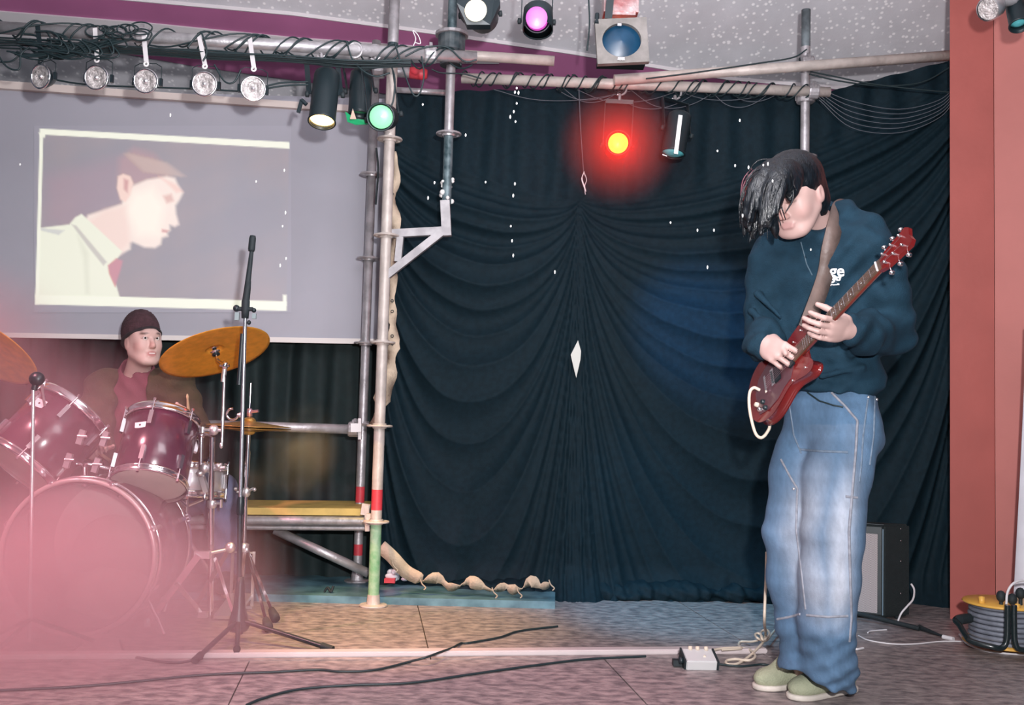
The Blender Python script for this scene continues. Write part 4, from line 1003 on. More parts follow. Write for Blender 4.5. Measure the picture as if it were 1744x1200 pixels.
M_jean = mat('denim', (1, 1, 1), .85, 0, .12, 90, .25, 500, attr=True, stretch=(1, 1, .3))
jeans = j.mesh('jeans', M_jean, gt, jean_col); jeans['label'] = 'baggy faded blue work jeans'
DG = bpy.context.evaluated_depsgraph_get()
def bvh_of(o):
    W = Vector((0, 0, 0)); q = o.parent
    while q is not None: W = W+Vector(q.location); q = q.parent
    me = o.data; return BVHTree.FromPolygons([v.co+W for v in me.vertices], [p.vertices[:] for p in me.polygons])
bj = bvh_of(jeans); bh = bvh_of(hood)
def on(bvh, px_, py_, off=.002):
    d = (P(px_, py_, 3.0)-Vector((0, 0, CAMH))).normalized(); h_ = bvh.ray_cast(Vector((0, 0, CAMH)), d)
    return h_[0]-d*off if h_[0] else None
def surf(bvh, path, off=.002, step=8):
    out = []
    for (x0_, y0_), (x1_, y1_) in zip(path[:-1], path[1:]):
        n_ = max(2, int(math.hypot(x1_-x0_, y1_-y0_)/step))
        for k in range(n_):
            p_ = on(bvh, x0_+(x1_-x0_)*k/n_, y0_+(y1_-y0_)*k/n_, off)
            if p_ is not None and (not out or (p_-out[-1]).length < .05): out.append(p_)
    return out
M_seam = mat('pale seam stitching', (.17, .23, .31), .8, 0, .3, 80); M_seamw = mat('worn whitish seam', (.30, .31, .36), .8, 0, .3, 60)
for path, r_, m_ in (([(1416, 668), (1440, 692), (1460, 716), (1458, 760), (1452, 830), (1446, 905), (1448, 985), (1450, 1050), (1446, 1100)], .0042, M_seamw),
    ([(1362, 765), (1400, 768), (1452, 770)], .0042, M_seam), ([(1330, 782), (1345, 810), (1358, 832), (1356, 900), (1366, 980), (1373, 1045)], .0036, M_seamw),
    ([(1302, 776), (1332, 776)], .003, M_seam), ([(1324, 1054), (1345, 1050), (1372, 1043)], .004, M_seamw), ([(1374, 1047), (1410, 1050), (1452, 1048)], .004, M_seamw),
    ([(1478, 680), (1470, 740), (1466, 800), (1462, 830)], .003, M_seam), ([(1440, 845), (1470, 848)], .004, M_seamw), ([(1490, 676), (1488, 740), (1480, 800)], .003, M_seam),
    ([(1345, 690), (1352, 740), (1368, 780)], .003, M_seam)):
    q = surf(bj, path, .0005)
    if len(q) > 2: MB().tube(spline(q, 2), r_, 6).build('seam', m_, gt)
q = surf(bj, [(1375, 668), (1395, 682), (1420, 690), (1444, 694)], .006)
if len(q) > 2: MB().tube(spline(q, 3), .0024, 6).build('hip_cord', M_cable, gt)
for x, y in ((1479, 676), (1493, 680), (1352, 832)):
    p_ = on(bj, x, y, .003)
    if p_: MB().ball(p_, .005, 8, 5).build('rivet', M_chrome_soft, gt)
# zip line and the writing on the chest
q = surf(bh, [(1364, 412), (1374, 450), (1388, 478)], .0005); MB().tube(spline(q, 2), .0022, 5).build('zip', mat('dull zip', (.08, .13, .17), .5), gt)
def text_on(bvh, txt, x, y, sz, m, parent, name='chest_print', bold=.0):
    cu = bpy.data.curves.new(name, 'FONT'); cu.body = txt; cu.size = 1; cu.offset = bold; o_ = bpy.data.objects.new('t', cu); COL.objects.link(o_)
    dg_ = bpy.context.evaluated_depsgraph_get(); me = bpy.data.meshes.new_from_object(o_.evaluated_get(dg_)); bpy.data.objects.remove(o_)
    bm = bmesh.new(); bm.from_mesh(me); bmesh.ops.subdivide_edges(bm, edges=bm.edges[:], cuts=1); 
    for v in bm.verts:
        p_ = on(bvh, x+v.co.x*sz, y-v.co.y*sz, .0035); v.co = p_ if p_ is not None else P(x+v.co.x*sz, y-v.co.y*sz, 2.98)
    bm.to_mesh(me); bm.free(); me.materials.clear(); me.materials.append(m); return link(name, me, parent)
M_print = mat('white print', (.58, .58, .60), .6)
text_on(bh, 'ge', 1413, 470, 28, M_print, gt, bold=.025); text_on(bh, 'pg', 1412, 481, 22, M_print, gt, bold=.03)
q = surf(bh, [(1409, 484), (1420, 485), (1434, 484)], .003, 4); MB().tube(q, .002, 5).build('chest_print', M_print, gt)
# hair
M_hair = mat('glossy black hair', (.006, .009, .013), .30, 0, .7, 40, .35, 90, stretch=(3, 3, .25))
s = SDF((.62, 2.70, 1.30), (1.12, 3.22, 1.76), .0045)
HL = lambda x, y, z: V3(HC)+np.array(HR_) @ np.array((x, y, z), float)
s.ell(HL(0, -.018, .045), (.092, .108, .090), HR_, .02); s.ell(HL(0, -.06, -.03), (.080, .060, .085), HR_, .03)
s.ell(HL(0, .075, -.03), (.062, .075, .066), HR_, .012, 's')
Dn = V3((0, 0, -1))
rh = np.random.default_rng(5)
caps = []
def lock(p0, p1, p2, p3, r0, r1, k=.006):
    pts = []
    for t_ in np.linspace(0, 1, 7): pts.append((1-t_)**3*V3(p0)+3*(1-t_)**2*t_*V3(p1)+3*(1-t_)*t_*t_*V3(p2)+t_**3*V3(p3))
    s.chain(pts, list(np.linspace(r0, r1, 7)), k)
hairpx = [((1322, 285, 2.90), (1290, 310, 2.84), (1282, 350, 2.84), (1276, 392, 2.86)), ((1318, 288, 2.88), (1284, 300, 2.85), (1268, 340, 2.86), (1271, 385, 2.88)),
    ((1328, 290, 2.86), (1306, 320, 2.82), (1300, 355, 2.82), (1296, 398, 2.83)), ((1332, 285, 2.87), (1315, 320, 2.81), (1308, 350, 2.81), (1312, 385, 2.82)),
    ((1340, 285, 2.87), (1332, 312, 2.81), (1326, 335, 2.81), (1322, 362, 2.81)), ((1345, 284, 2.88), (1348, 305, 2.84), (1342, 318, 2.83), (1343, 330, 2.84)),
    ((1310, 290, 2.93), (1276, 310, 2.9), (1264, 350, 2.9), (1268, 398, 2.92)), ((1312, 300, 2.92), (1292, 330, 2.87), (1290, 370, 2.87), (1284, 404, 2.88)),
    ((1325, 300, 2.86), (1310, 340, 2.83), (1318, 380, 2.83), (1322, 402, 2.85)), ((1350, 284, 2.92), (1368, 296, 2.9), (1374, 310, 2.92), (1368, 326, 2.93)),
    ((1380, 310, 2.98), (1392, 340, 3.0), (1388, 370, 3.02), (1380, 392, 3.04)), ((1385, 320, 3.02), (1402, 350, 3.04), (1396, 380, 3.06), (1392, 398, 3.06)),
    ((1350, 290, 2.89), (1362, 300, 2.86), (1356, 320, 2.85), (1346, 340, 2.84)), ((1330, 278, 2.93), (1290, 285, 2.93), (1272, 320, 2.95), (1274, 370, 2.95))]
for a, b, c, d in hairpx:
    lock(P(*a), P(*b), P(*c), P(*d), .021, .007, .016)
    for _ in range(1):
        o_ = rh.normal(0, .008, 3); lock(V3(P(*a))+o_*.5, V3(P(*b))+o_, V3(P(*c))+o_*1.3, V3(P(*d))+o_*1.6+V3((0, 0, .02*rh.random())), .011, .0035, .007)
s.disp(lambda X, Y, Z: .0005*np.sin((X*.9+Z*.25)*330+5*np.sin(Z*20)))
s.mesh('hair', M_hair, gt)
for a, b, c, d in (((1338, 286, 2.87), (1336, 318, 2.82), (1330, 345, 2.81), (1338, 374, 2.82)), ((1346, 286, 2.87), (1350, 316, 2.83), (1350, 340, 2.83), (1338, 362, 2.83)), ((1330, 290, 2.86), (1322, 330, 2.81), (1324, 362, 2.81), (1330, 384, 2.82))):
    mb = MB(); mb.tube(spline([P(*a), P(*b), P(*c), P(*d)], 5), list(np.linspace(.006, .0012, 16)), 6); mb.build('hair_lock', M_hair, gt)
mb = MB()
for k in range(40):
    a, b, c, d = hairpx[k % len(hairpx)]; o_ = Vector(rh.normal(0, .007, 3)); o2_ = Vector(rh.normal(0, .008, 3))
    mb.tube(spline([P(*a)+o_*.6, P(*b)+o_, P(*c)+o_+o2_*.5, P(*d)+o_+o2_], 4), [.0022]*6+[.0018]*4+[.0012, .0008, .0005], 4)
o = mb.build('hair_strands', M_hair, gt); o['kind'] = 'stuff'
M_hair_red = mat('reddish dyed hair', (.10, .022, .035), .35)
mb = MB()
for k in range(16):
    o_ = Vector(rh.normal(0, .005, 3)); mb.tube(spline([P(1284, 292, 2.96)+o_, P(1269, 312, 2.97)+o_, P(1265, 345, 2.97)+o_, P(1268, 375, 2.97)+o_], 4), [.002]*8+[.0012]*5, 4)
o = mb.build('hair_streak', M_hair_red, gt); o['kind'] = 'stuff'; o['label'] = 'dark red streak of hair'
# shoes
M_suede = mat('pale olive suede', (.36, .38, .26), .9, 0, .22, 16, .35, 200); M_sole = mat('cream rubber sole', (.62, .56, .50), .6, 0, .2, 20)
def shoe(toe, heel):
    d = (toe-heel).normalized(); u = Vector((0, 0, 1)); sd_ = d.cross(u); Rm = Rcols(sd_, d, u); L0 = (toe-heel).length
    def q(a, b, c): return heel+d*a*L0+sd_*b+u*c
    s = SDF(tuple(min(toe[i], heel[i])-.08 for i in range(2))+(-.004,), tuple(max(toe[i], heel[i])+.08 for i in range(2))+(.16,), .004)
    s.ell(q(.80, 0, .035), (.043, .062, .034), Rm, .02); s.ell(q(.5, 0, .045), (.038, .075, .042), Rm, .03); s.ell(q(.16, 0, .05), (.033, .045, .05), Rm, .03)
    s.chain([q(.64, 0, .066), q(.46, 0, .100), q(.33, 0, .112), q(.20, 0, .105)], [.027, .037, .043, .042], .02)
    s.cut(lambda X, Y, Z: .016-Z+0*X+0*Y); up = s.mesh('shoe_upper', M_suede, gt); 
    s = SDF(tuple(min(toe[i], heel[i])-.08 for i in range(2))+(-.004,), tuple(max(toe[i], heel[i])+.08 for i in range(2))+(.06,), .004)
    s.ell(q(.80, 0, .012), (.047, .066, .05), Rm, .02); s.ell(q(.5, 0, .012), (.041, .08, .05), Rm, .03); s.ell(q(.15, 0, .012), (.037, .048, .05), Rm, .03)
    s.cut(lambda X, Y, Z: np.maximum(Z-.019, .001-Z)+0*X+0*Y); s.mesh('shoe_sole', M_sole, gt)
    mb = MB()
    for k in range(4):
        c = q(.60-.07*k, 0, .088+.010*k); mb.tube([c-sd_*.022, c+u*.006, c+sd_*.022], .0025, 5)
    mb.build('laces', M_sole, gt)
shoe(toeR+(toeR-heelR).normalized()*.01, heelR+(heelR-toeR).normalized()*.03); shoe(toeL+(toeL-heelL).normalized()*.005, heelL+(heelL-toeL).normalized()*.03)
# ---------------------------------------------------------------- guitar
gg = thing('electric_guitar', 'dark red double-horned electric guitar held by the standing person', 'guitar', tuple(Gb))
M_gred = mat('deep red guitar lacquer', (.17, .010, .010), .22, 0, .35, 6, coat=.7); M_gface = mat('dark scratch plate', (.10, .035, .045), .30, coat=.5)
M_fb = mat('rosewood fingerboard', (.13, .075, .05), .5, 0, .4, 60); M_maple = mat('neck wood', (.20, .03, .02), .35, coat=.4)
half = [(-.170, .0), (-.168, .04), (-.155, .09), (-.125, .130), (-.08, .152), (-.03, .150), (.02, .128), (.06, .108), (.10, .104), (.14, .116), (.18, .130), (.205, .128), (.212, .110), (.195, .082), (.172, .055), (.160, .032)]
outl = [(a, b*.92) for a, b in half]+[(.158, .0)]+[(a+(.03 if a > .17 else 0), -b*.92) for a, b in reversed(half[1:])]
out2 = spline([Vector((a, b, 0)) for a, b in outl]+[Vector((outl[0][0], outl[0][1], 0))], 3)[:-1]
TH = .044
n_ = len(out2); cx = Vector((.0, 0, 0)); mb = MB(); rings = []
for (ins, c) in ((.012, -TH), (.003, -TH+.006), (0, -TH+.014), (0, -.012), (.004, -.004), (.012, 0)):
    rg = []
    for i in range(n_):
        t_ = (out2[(i+1) % n_]-out2[i-1]).normalized(); nn = Vector((t_.y, -t_.x, 0))
        q_ = out2[i]+nn*(-ins) if True else out2[i]
        rg.append(GP(q_.x, q_.y, c))
    rings.append(rg)
vs = [p for rg in rings for p in rg]; m_ = len(rings)
fs = [(i*n_+k, i*n_+(k+1) % n_, (i+1)*n_+(k+1) % n_, (i+1)*n_+k) for i in range(m_-1) for k in range(n_)]
mb.add(vs, fs); mb.add(rings[0], [tuple(range(n_))], False); mb.add(rings[-1], [tuple(range(n_))], False)
gb_ = mb.build('body', M_gred, gg)
bm = bmesh.new(); bm.from_mesh(gb_.data); bmesh.ops.remove_doubles(bm, verts=bm.verts, dist=1e-5); bmesh.ops.recalc_face_normals(bm, faces=bm.faces); bm.to_mesh(gb_.data); bm.free()
def gprism(pts, c0, c1, name, m, parent=gg):
    mb = MB(); mb.prism([GP(a, b, c0) for a, b in pts], gn, (c1-c0)*GS); return mb.build(name, m, parent)
gprism([(-.13, -.01), (-.12, .10), (-.06, .118), (.0, .112), (.05, .088), (.09, .080), (.12, .03), (.12, -.07), (.06, -.09), (-.03, -.1), (-.10, -.07)], .0003, .0028, 'scratch_plate', M_gface)
gprism([(.13, -.027), (.645, -.0215), (.645, .0215), (.13, .027)], .004, .010, 'fingerboard', M_fb)
mb = MB()
for (a0, a1) in ((.10, .645),):
    rgs = []
    for k in range(12):
        a = a0+(a1-a0)*k/11; w_ = .027-(.0055)*k/11; rgs.append([GP(a, w_*math.cos(t_), .004-.024*math.sin(t_)) for t_ in np.linspace(0, math.pi, 9)])
    mb.add([p for r_ in rgs for p in r_], [(i*9+k, i*9+k+1, (i+1)*9+k+1, (i+1)*9+k) for i in range(11) for k in range(8)])
mb.build('neck', M_maple, gg)
for k in range(1, 21):
    a = .63/2**(k/12); w_ = .0215+.0055*(.63-a)/.5
    MB().tube([GP(a, -w_, .0108), GP(a, w_, .0108)], .0011*GS, 5).build('fret', M_chrome, gg)
for k in (3, 5, 7, 9, 12, 15): a = (.63/2**(k/12)+.63/2**((k-1)/12))/2; MB().lathe([(0, 0), (.0035*GS, 0)], GP(a, 0, .0103), gn, 10).build('inlay', M_white, gg)
hs = [(.632, -.022), (.665, -.036), (.72, -.042), (.785, -.047), (.80, -.03), (.792, 0), (.80, .03), (.785, .047), (.72, .042), (.665, .036), (.632, .022)]
hp_ = gprism(hs, -.012, .004, 'headstock', M_gred)
gprism([(.628, -.0225), (.634, -.0225), (.634, .0225), (.628, .0225)], .008, .014, 'nut', M_white)
for e in (-1, 1):
    for k in range(3):
        a = .672+.044*k; b = e*(.021+.002*k); mb = MB(); mb.lathe([(.005*GS, -.006*GS), (.005*GS, .012*GS), (.003*GS, .018*GS), (0, .018*GS)], GP(a, b, .002), gn, 8)
        mb.tube([GP(a, e*.036, -.005), GP(a, e*.060, -.006)], .0028*GS, 6); mb.ball(GP(a, e*.068, -.006), (.0105*GS, .010*GS, .008*GS), 10, 6); mb.build('tuner', M_chrome, gg)
for a, l_ in ((.025, 0), (.115, 0)): gprism([(a-.014, -.036), (a+.014, -.036), (a+.014, .036), (a-.014, .036)], .002, .011, 'pickup', M_black)
gprism([(-.012, -.042), (.008, -.042), (.008, .042), (-.012, .042)], .002, .012, 'bridge', M_chrome)
gprism([(-.055, -.044), (-.042, -.044), (-.042, .044), (-.055, .044)], .002, .013, 'tailpiece', M_chrome)
for k in range(6): MB().lathe([(0, .004), (.004*GS, .003), (.004*GS, 0)], GP(-.002, -.026+.0104*k, .012), gn, 8).build('saddle', M_black, gg)
for k in range(6):
    b0, b1 = -.026+.0104*k, -.017+.0068*k
    MB().tube([GP(-.048, b0, .014), GP(0, b0, .0155), GP(.632, b1, .0135), GP(.672+.044*(k if k < 3 else 5-k), (-1 if k < 3 else 1)*.018, .010)], .0007, 4).build('string', M_chrome, gg)
for a, b, m_ in ((-.085, .062, M_black), (-.125, .045, M_cream), (-.075, .10, M_black), (-.11, .082, M_chrome)): MB().lathe([(.010*GS, 0), (.009*GS, .012*GS), (.006*GS, .014*GS), (0, .014*GS)], GP(a, b, .002), gn, 14).build('knob', m_, gg)
for a, b in ((.10, .10), (.18, .10), (.14, -.07), (.19, -.09)): MB().ball(GP(a, b, .002), .004, 8, 5).build('screw', M_chrome, gg)
# strap
hornU = GP(.20, -.10, -.02)
st = thing('guitar_strap', 'brown leather strap running over the shoulder of the standing person to the red guitar', 'strap', tuple(hornU))
q = [hornU]+[on(bh, x, y, .014) or P(x, y, 3.0) for x, y in ((1404, 474), (1413, 424))]+[(on(bh, 1423, 382, .012) or P(1423, 382, 3.05)), P(1430, 353, 3.12), P(1440, 366, 3.24), P(1436, 470, 3.30)]
q2 = spline(q, 5); M_strap = mat('brown leather', (.165, .115, .10), .5, 0, .3, 14, .2, 60)
o = ribbon(q2, [.050]*len(q2), [.12]*len(q2), 'strap', st, M_strap, .004)
MB().lathe([(0, .012), (.008, .012), (.008, 0), (.004, 0)], hornU, gu, 10).build('strap_button', M_chrome, st)
# ---------------------------------------------------------------- drummer
DH = P(243, 582, 4.52); DR = frame_of((.68, -.70, .12), (-.10, .04, 1))
dr = thing('person', 'seated drummer in a dark knitted hat and maroon shirt under an open brown jacket', 'person', (P(240, 800, 4.68).x, 4.68, 0.032))
dNB = P(234, 634, 4.60); dSR = P(180, 660, 4.62); dSL = P(300, 656, 4.58)
dER = P(140, 745, 4.50); dWR = P(158, 770, 4.28); dEL = P(338, 752, 4.52); dWL = P(322, 728, 4.30)
dch = P(240, 720, 4.66); dpel = P(242, 850, 4.72)
dKL = P(372, 838, 4.42); dAL = P(392, 985, 4.46); dKR = P(150, 850, 4.38); dAR = P(155, 980, 4.32)
b = SDF((P(90, 700, 4.4).x, 4.05, .03), (P(430, 700, 4.4).x, 4.95, 1.32), .0048)
head(b, DH, DR, 1.0, True, .88)
b.cap(DH+DR @ Vector((0, -.02, -.06)), dNB, .052, .056, .03); b.cap(dSR, dSL, .05, .05, .04); b.ell(dch, (.14, .09, .18), None, .05); b.ell(dpel, (.14, .10, .12), None, .05); b.cap(dch, dpel, .10, .11, .04)
b.chain([dSR, dER, dWR], [.045, .036, .026], .02); b.chain([dSL, dEL, dWL], [.045, .036, .026], .02)
b.chain([dpel+Vector((.08, 0, -.02)), dKL, dAL, dAL+Vector((.02, -.10, -.05))], [.08, .055, .038, .03], .03); b.chain([dpel+Vector((-.08, 0, -.02)), dKR, dAR, dAR+Vector((0, -.10, -.03))], [.08, .055, .038, .03], .03)
hand(b, dWL, Vector((-.1, -.5, .6)), Vector((-.8, .1, -.3)), Vector((-.3, .6, .8)), [(.7, 1.1, .8)]*4, (.6, .5), .95, .03)
hand(b, dWR, Vector((.3, -.6, .4)), Vector((.2, .1, -.9)), Vector((.9, .1, .1)), [(.7, 1.1, .8)]*4, (.6, .5), .95, .03)
Qd = np.array(DR).T
b.mesh('body', M_skin, dr, lambda V: skin_col(V, V3(DH), Qd, 1.0, (.60, .42, .38), (.42, .17, .16)))
for e in (-1, 1):
    c = DH+DR @ (Vector((e*.0273, .0865, .0045))); MB().ball(c, .0105, 12, 8).build('eye', M_eye, dr); MB().lathe([(0, .0018), (.0042, .001), (.005, -.001)], c+DR @ Vector((.003, .0095, 0)), DR @ Vector((.25, 1, 0)), 10).build('iris', M_iris, dr)
MB().box(DH+DR @ Vector((0, .0885, -.0635)), (.026, .006, .0045), DR).build('teeth', M_white, dr)
# hat
M_hat = mat('maroon brown knitted wool', (.085, .040, .050), .95, 0, .3, 60, .6, 260)
s = SDF(tuple(DH-Vector((.13, .14, .06))), tuple(DH+Vector((.13, .14, .17))), .0042)
D_ = lambda x, y, z: V3(DH)+1.0*(np.array(DR) @ np.array((x, y, z), float))
s.ell(D_(0, -.018, .045), (.080, .106, .108), DR, .01)
up_ = V3(DR @ Vector((0, -.33, .944))); c0_ = D_(0, .0, .016)
s.cut(lambda X, Y, Z: -((X-c0_[0])*up_[0]+(Y-c0_[1])*up_[1]+(Z-c0_[2])*up_[2]))
s.disp(lambda X, Y, Z: .0012*np.sin(Z*700)+.0016*np.sin(np.arctan2(Y-DH.y, X-DH.x)*46))
hat = s.mesh('knitted_hat', M_hat, dr); hat['label'] = 'dark maroon knitted hat'
mb = MB(); ux_ = Vector(up_); e1_ = ux_.orthogonal().normalized(); e2_ = ux_.cross(e1_); pts = []
c1_ = Vector(D_(0, -.012, .018))
for k in range(40):
    a = 2*math.pi*k/40; d_ = e1_*math.cos(a)+e2_*math.sin(a); lx = abs((DR.transposed() @ d_).x); pts.append(c1_+d_*(.108-.029*lx**1.2))
mb.tube(pts, .0075, 8, close=True); o = mb.build('hat_brim', mat('dark band of the hat', (.035, .028, .032), .95, 0, .2, 60, .5, 200), dr)
# shirt
M_shirt = mat('maroon cotton', (.21, .060, .085), .85, 0, .15, 20, .2, 200)
s = SDF(tuple(dch-Vector((.25, .2, .35))), tuple(dch+Vector((.25, .2, .32))), .006)
s.ell(dch, (.155, .105, .19), None, .05); s.cap(dSR, dSL, .066, .066, .05); s.cap(dch, dpel+Vector((0, 0, .08)), .13, .12, .05); s.cap(dNB+Vector((0, 0, .01)), dch, .078, .09, .04)
s.cap(DH, dNB+Vector((0, -.015, .012)), .068, .062, .005, 's'); s.disp(lambda X, Y, Z: .003*np.sin(X*60+Z*30+2*np.sin(Z*20)))
s.mesh('shirt', M_shirt, dr)['label'] = 'maroon round-necked shirt'
# open jacket
M_jack = mat('brown olive jacket cloth', (.075, .058, .030), .9, 0, .35, 12, .3, 120, sheen=.2)
s = SDF((P(80, 700, 4.4).x, 4.12, .45), (P(430, 700, 4.4).x, 4.95, 1.14), .0065)
s.cap(dSR, dSL, .082, .082, .05); s.ell(dch, (.185, .125, .22), None, .05); s.cap(dch, dpel+Vector((0, 0, .05)), .17, .17, .05)
s.chain([dSR, dER, dER*.2+dWR*.8], [.085, .07, .052], .03); s.chain([dSL, dEL, dEL*.2+dWL*.8], [.085, .072, .052], .03)
s.cap(DH+Vector((0, -.02, 0)), dNB+Vector((0, -.02, 0)), .085, .075, .005, 's')
cxx = dch.x
s.box((cxx-.005, 4.45, .85), (.062, .16, .5), None, .01, .012, 's')
s.disp(lambda X, Y, Z: .006*np.sin(X*28+Z*34+3*np.sin(Z*11+Y*9))+.004*np.sin(Z*60-X*40))
s.mesh('jacket', M_jack, dr)['label'] = 'open brown olive jacket'
s = SDF((P(90, 700, 4.4).x, 4.1, .03), (P(430, 700, 4.4).x, 4.95, .82), .0065)
s.ell(dpel, (.17, .13, .13), None, .05)
s.chain([dpel+Vector((.08, 0, -.02)), dKL, dAL+Vector((0, 0, .03))], [.10, .08, .062], .03); s.chain([dpel+Vector((-.08, 0, -.02)), dKR, dAR+Vector((0, 0, .03))], [.10, .08, .062], .03)
s.disp(lambda X, Y, Z: .005*np.sin(Z*50+X*20+2*np.sin(X*20)))
s.mesh('trousers', mat('blue grey denim', (.14, .15, .26), .9, 0, .25, 20, .2, 200), dr)
for A_ in (dAL, dAR):
    s = SDF(tuple(Vector((A_.x, A_.y, .03))-Vector((.08, .26, .0))), tuple(Vector((A_.x, A_.y, .03))+Vector((.10, .12, .16))), .006)
    zb = .032 if A_ is dAR else .05
    s.ell((A_.x, A_.y-.02, zb+.05), (.042, .06, .05), None, .02); s.ell((A_.x+.01, A_.y-.12, zb+.035), (.045, .09, .036), None, .03); s.cut(lambda X, Y, Z: .034-Z+0*X+0*Y)
    s.mesh('shoe', M_blackrub, dr)
sk = P(318, 700, 4.26)
for nm, a_, b_, lab in (('drumstick', P(323, 730, 4.27), P(319, 672, 4.16), 'pale wooden drumstick held upright beside the right rack drum'), ('drumstick', P(165, 768, 4.26), P(120, 735, 4.12), 'pale wooden drumstick in the hand behind the tilted rack drum')):
    a_, b_ = Vector(a_), Vector(b_); dd_ = (b_-a_).normalized(); a2_ = a_-dd_*.14
    o = MB().lathe([(0, 0), (.0075, .002), (.0075, .22), (.004, .30), (.0055, .312), (.003, .325), (0, .326)], a2_, dd_, 10).build(nm, mat('pale hickory', (.66, .47, .30), .5)); tag(o, lab, 'drumstick', 'drumsticks')
# drum stool
ds = thing('drum_stool', 'round black drum stool under the seated drummer', 'stool', (dpel.x, dpel.y+.02, .032))
MB().lathe([(0, 0), (.15, 0), (.165, .02), (.165, .06), (.15, .08), (0, .085)], (dpel.x, dpel.y+.02, dpel.z-.20), (0, 0, 1), 24).build('seat', M_blackrub, ds)
MB().tube([(dpel.x, dpel.y+.02, dpel.z-.2), (dpel.x, dpel.y+.02, .12)], .014, 10).build('post', M_chrome, ds)
for k in range(3):
    a = 2.1*k; MB().tube([(dpel.x, dpel.y+.02, .3), (dpel.x+.22*math.cos(a), dpel.y+.02+.22*math.sin(a), .04)], .009, 8).build('leg', M_chrome, ds)
# ================================================================== DRUM KIT
M_shell = mat('plum drum wrap', (.085, .018, .045), .25, 0, .3, 9, coat=.6)
M_headw = mat('worn white drum skin', (.62, .54, .50), .45, 0, .12, 8)
M_film = mat('clear drum film', (.60, .45, .50), .12, alpha=.22, coat=.5)
M_brass = mat('cymbal bronze', (.92, .42, .06), .42, .45, .18, 30, .15, 200, stretch=(1, 1, 1))
def drum(name, label, cat, C0, ax, r, L_, batter=M_headw, reso=M_headw, lugs=8, hoop=M_chrome, badge=None, hoop_h=.03, lug_len=.06, shell=M_shell, claws=False):
    """C0: middle of the playing-side rim, ax points from the playing side to the other side"""
    C0 = Vector(C0); ax = Vector(ax).normalized(); t = thing(name, label, cat, tuple(C0)); N = 48
    MB().lathe([(r-.012, .012), (r-.006, .004), (r, .008), (r, L_-.008), (r-.006, L_-.004), (r-.012, L_-.012), (r-.012, .012)], C0, ax, N).build('shell', shell, t)
    for nm, h, m, sg in (('batter_head', .002, batter, -1), ('bottom_head', L_-.002, reso, 1)):
        MB().lathe([(0, h+sg*.001), (r-.012, h+sg*.001), (r-.004, h), (r+.002, h-sg*.008)], C0, ax, N).build(nm, m, t)
        o = MB().lathe([(r+.003, h+sg*.010), (r+.009, h+sg*.012), (r+.011, h+sg*.004), (r+.008, h-sg*.010), (r+.010, h-sg*.012), (r+.006, h-sg*.020), (r+.003, h-sg*.020), (r+.003, h+sg*.010)], C0, ax, N).build('hoop', hoop, t)
    u = ax.orthogonal().normalized(); v = ax.cross(u)
    zz_ = Vector((0, 0, 1)); zz_ = (zz_-ax*zz_.dot(ax)); u = zz_.normalized() if zz_.length > .2 else u; v = ax.cross(u)
    if zz_.length <= .45:
        q_ = Vector((0, -1, 0)); q_ = (q_-ax*q_.dot(ax)).normalized(); u = q_; v = ax.cross(u)
    for k in range(lugs):
        a = 2*math.pi*(k)/lugs+(.0 if not claws else .39); d = u*math.cos(a)+v*math.sin(a); s_ = ax.cross(d)
        for h0, sg in ((.035, 1), (L_-.035, -1)):
            p = C0+d*(r+.008)+ax*(h0+sg*lug_len*.5)
            mb = MB(); mb.box(p, (.016, lug_len, .014), Rcols(s_, ax, d)); g0 = C0+d*(r+.012)
            mb.tube([g0+ax*(h0+sg*.0), g0+ax*(h0-sg*.045)], .0032, 6); mb.lathe([(0, 0), (.006, 0), (.006, .01), (0, .01)], g0+ax*(h0-sg*.045), ax*(-sg), 6, False)
            if claws: mb.box(g0+ax*(h0-sg*.03), (.02, .022, .016), Rcols(s_, ax, d)); mb.bar(g0+ax*(h0-sg*.046)-s_*.016, g0+ax*(h0-sg*.046)+s_*.016, .008, .004, d)
            mb.build('lug', M_chrome, t)
    if badge is not None:
        d = u*math.cos(badge[0])+v*math.sin(badge[0]); s_ = ax.cross(d); p = C0+d*(r+.0005)+ax*badge[1]
        bw, bh2 = badge[2], badge[3]
        o = MB(); pts = [p+s_*a+ax*b for a, b in ((-bw*.5, -bh2*.5), (bw*.5, -bh2*.5), (bw*.42, bh2*.42), (bw*.0, bh2*.5), (-bw*.5, bh2*.42))]; o.prism(pts, d, .002); b_ = o.build('badge', M_white, t)
        MB().lathe([(0, 0), (.0042, 0), (.0042, .0015), (0, .0015)], p+d*.002, d, 8, False).build('badge_hole', M_black, b_)
    return t
# bass drum, facing the hall
BC = P(134, 948, 3.72); br = .280
bd = drum('bass_drum', 'large plum bass drum standing on its side at the lower left, clear front film', 'drum', BC+Vector((0, .40, 0)), (0, -1, 0), br, .40, lugs=8, claws=True, reso=M_film, hoop=M_chrome, lug_len=.05)
MB().ring(BC+Vector((0, -.010, 0)), (0, 1, 0), br+.004, .0085, 60, 8).build('front_hoop', mat('plum hoop with bright edge', (.62, .50, .50), .3, .4), bd)
MB().ring(BC+Vector((0, .028, 0)), (0, 1, 0), br+.012, .006, 60, 8).build('front_hoop', M_chrome, bd)
mb = MB(); mb.lathe([(0, 0), (.165, .0), (.168, .02), (.10, .07), (0, .08)], BC+Vector((.02, .30, -.04)), (0, -1, 0), 30); mb.build('felt_damper', mat('pale felt', (.55, .45, .38), .95), bd)
s = SDF(tuple(BC+Vector((-.24, .10, -.29))), tuple(BC+Vector((.24, .36, -.02))), .008); s.ell(BC+Vector((.03, .23, -.17)), (.17, .08, .10), None, .02); s.disp(lambda X, Y, Z: .006*np.sin(X*50+Z*40))
s.mesh('pillow', mat('pale cotton pillow', (.60, .50, .42), .9), bd)
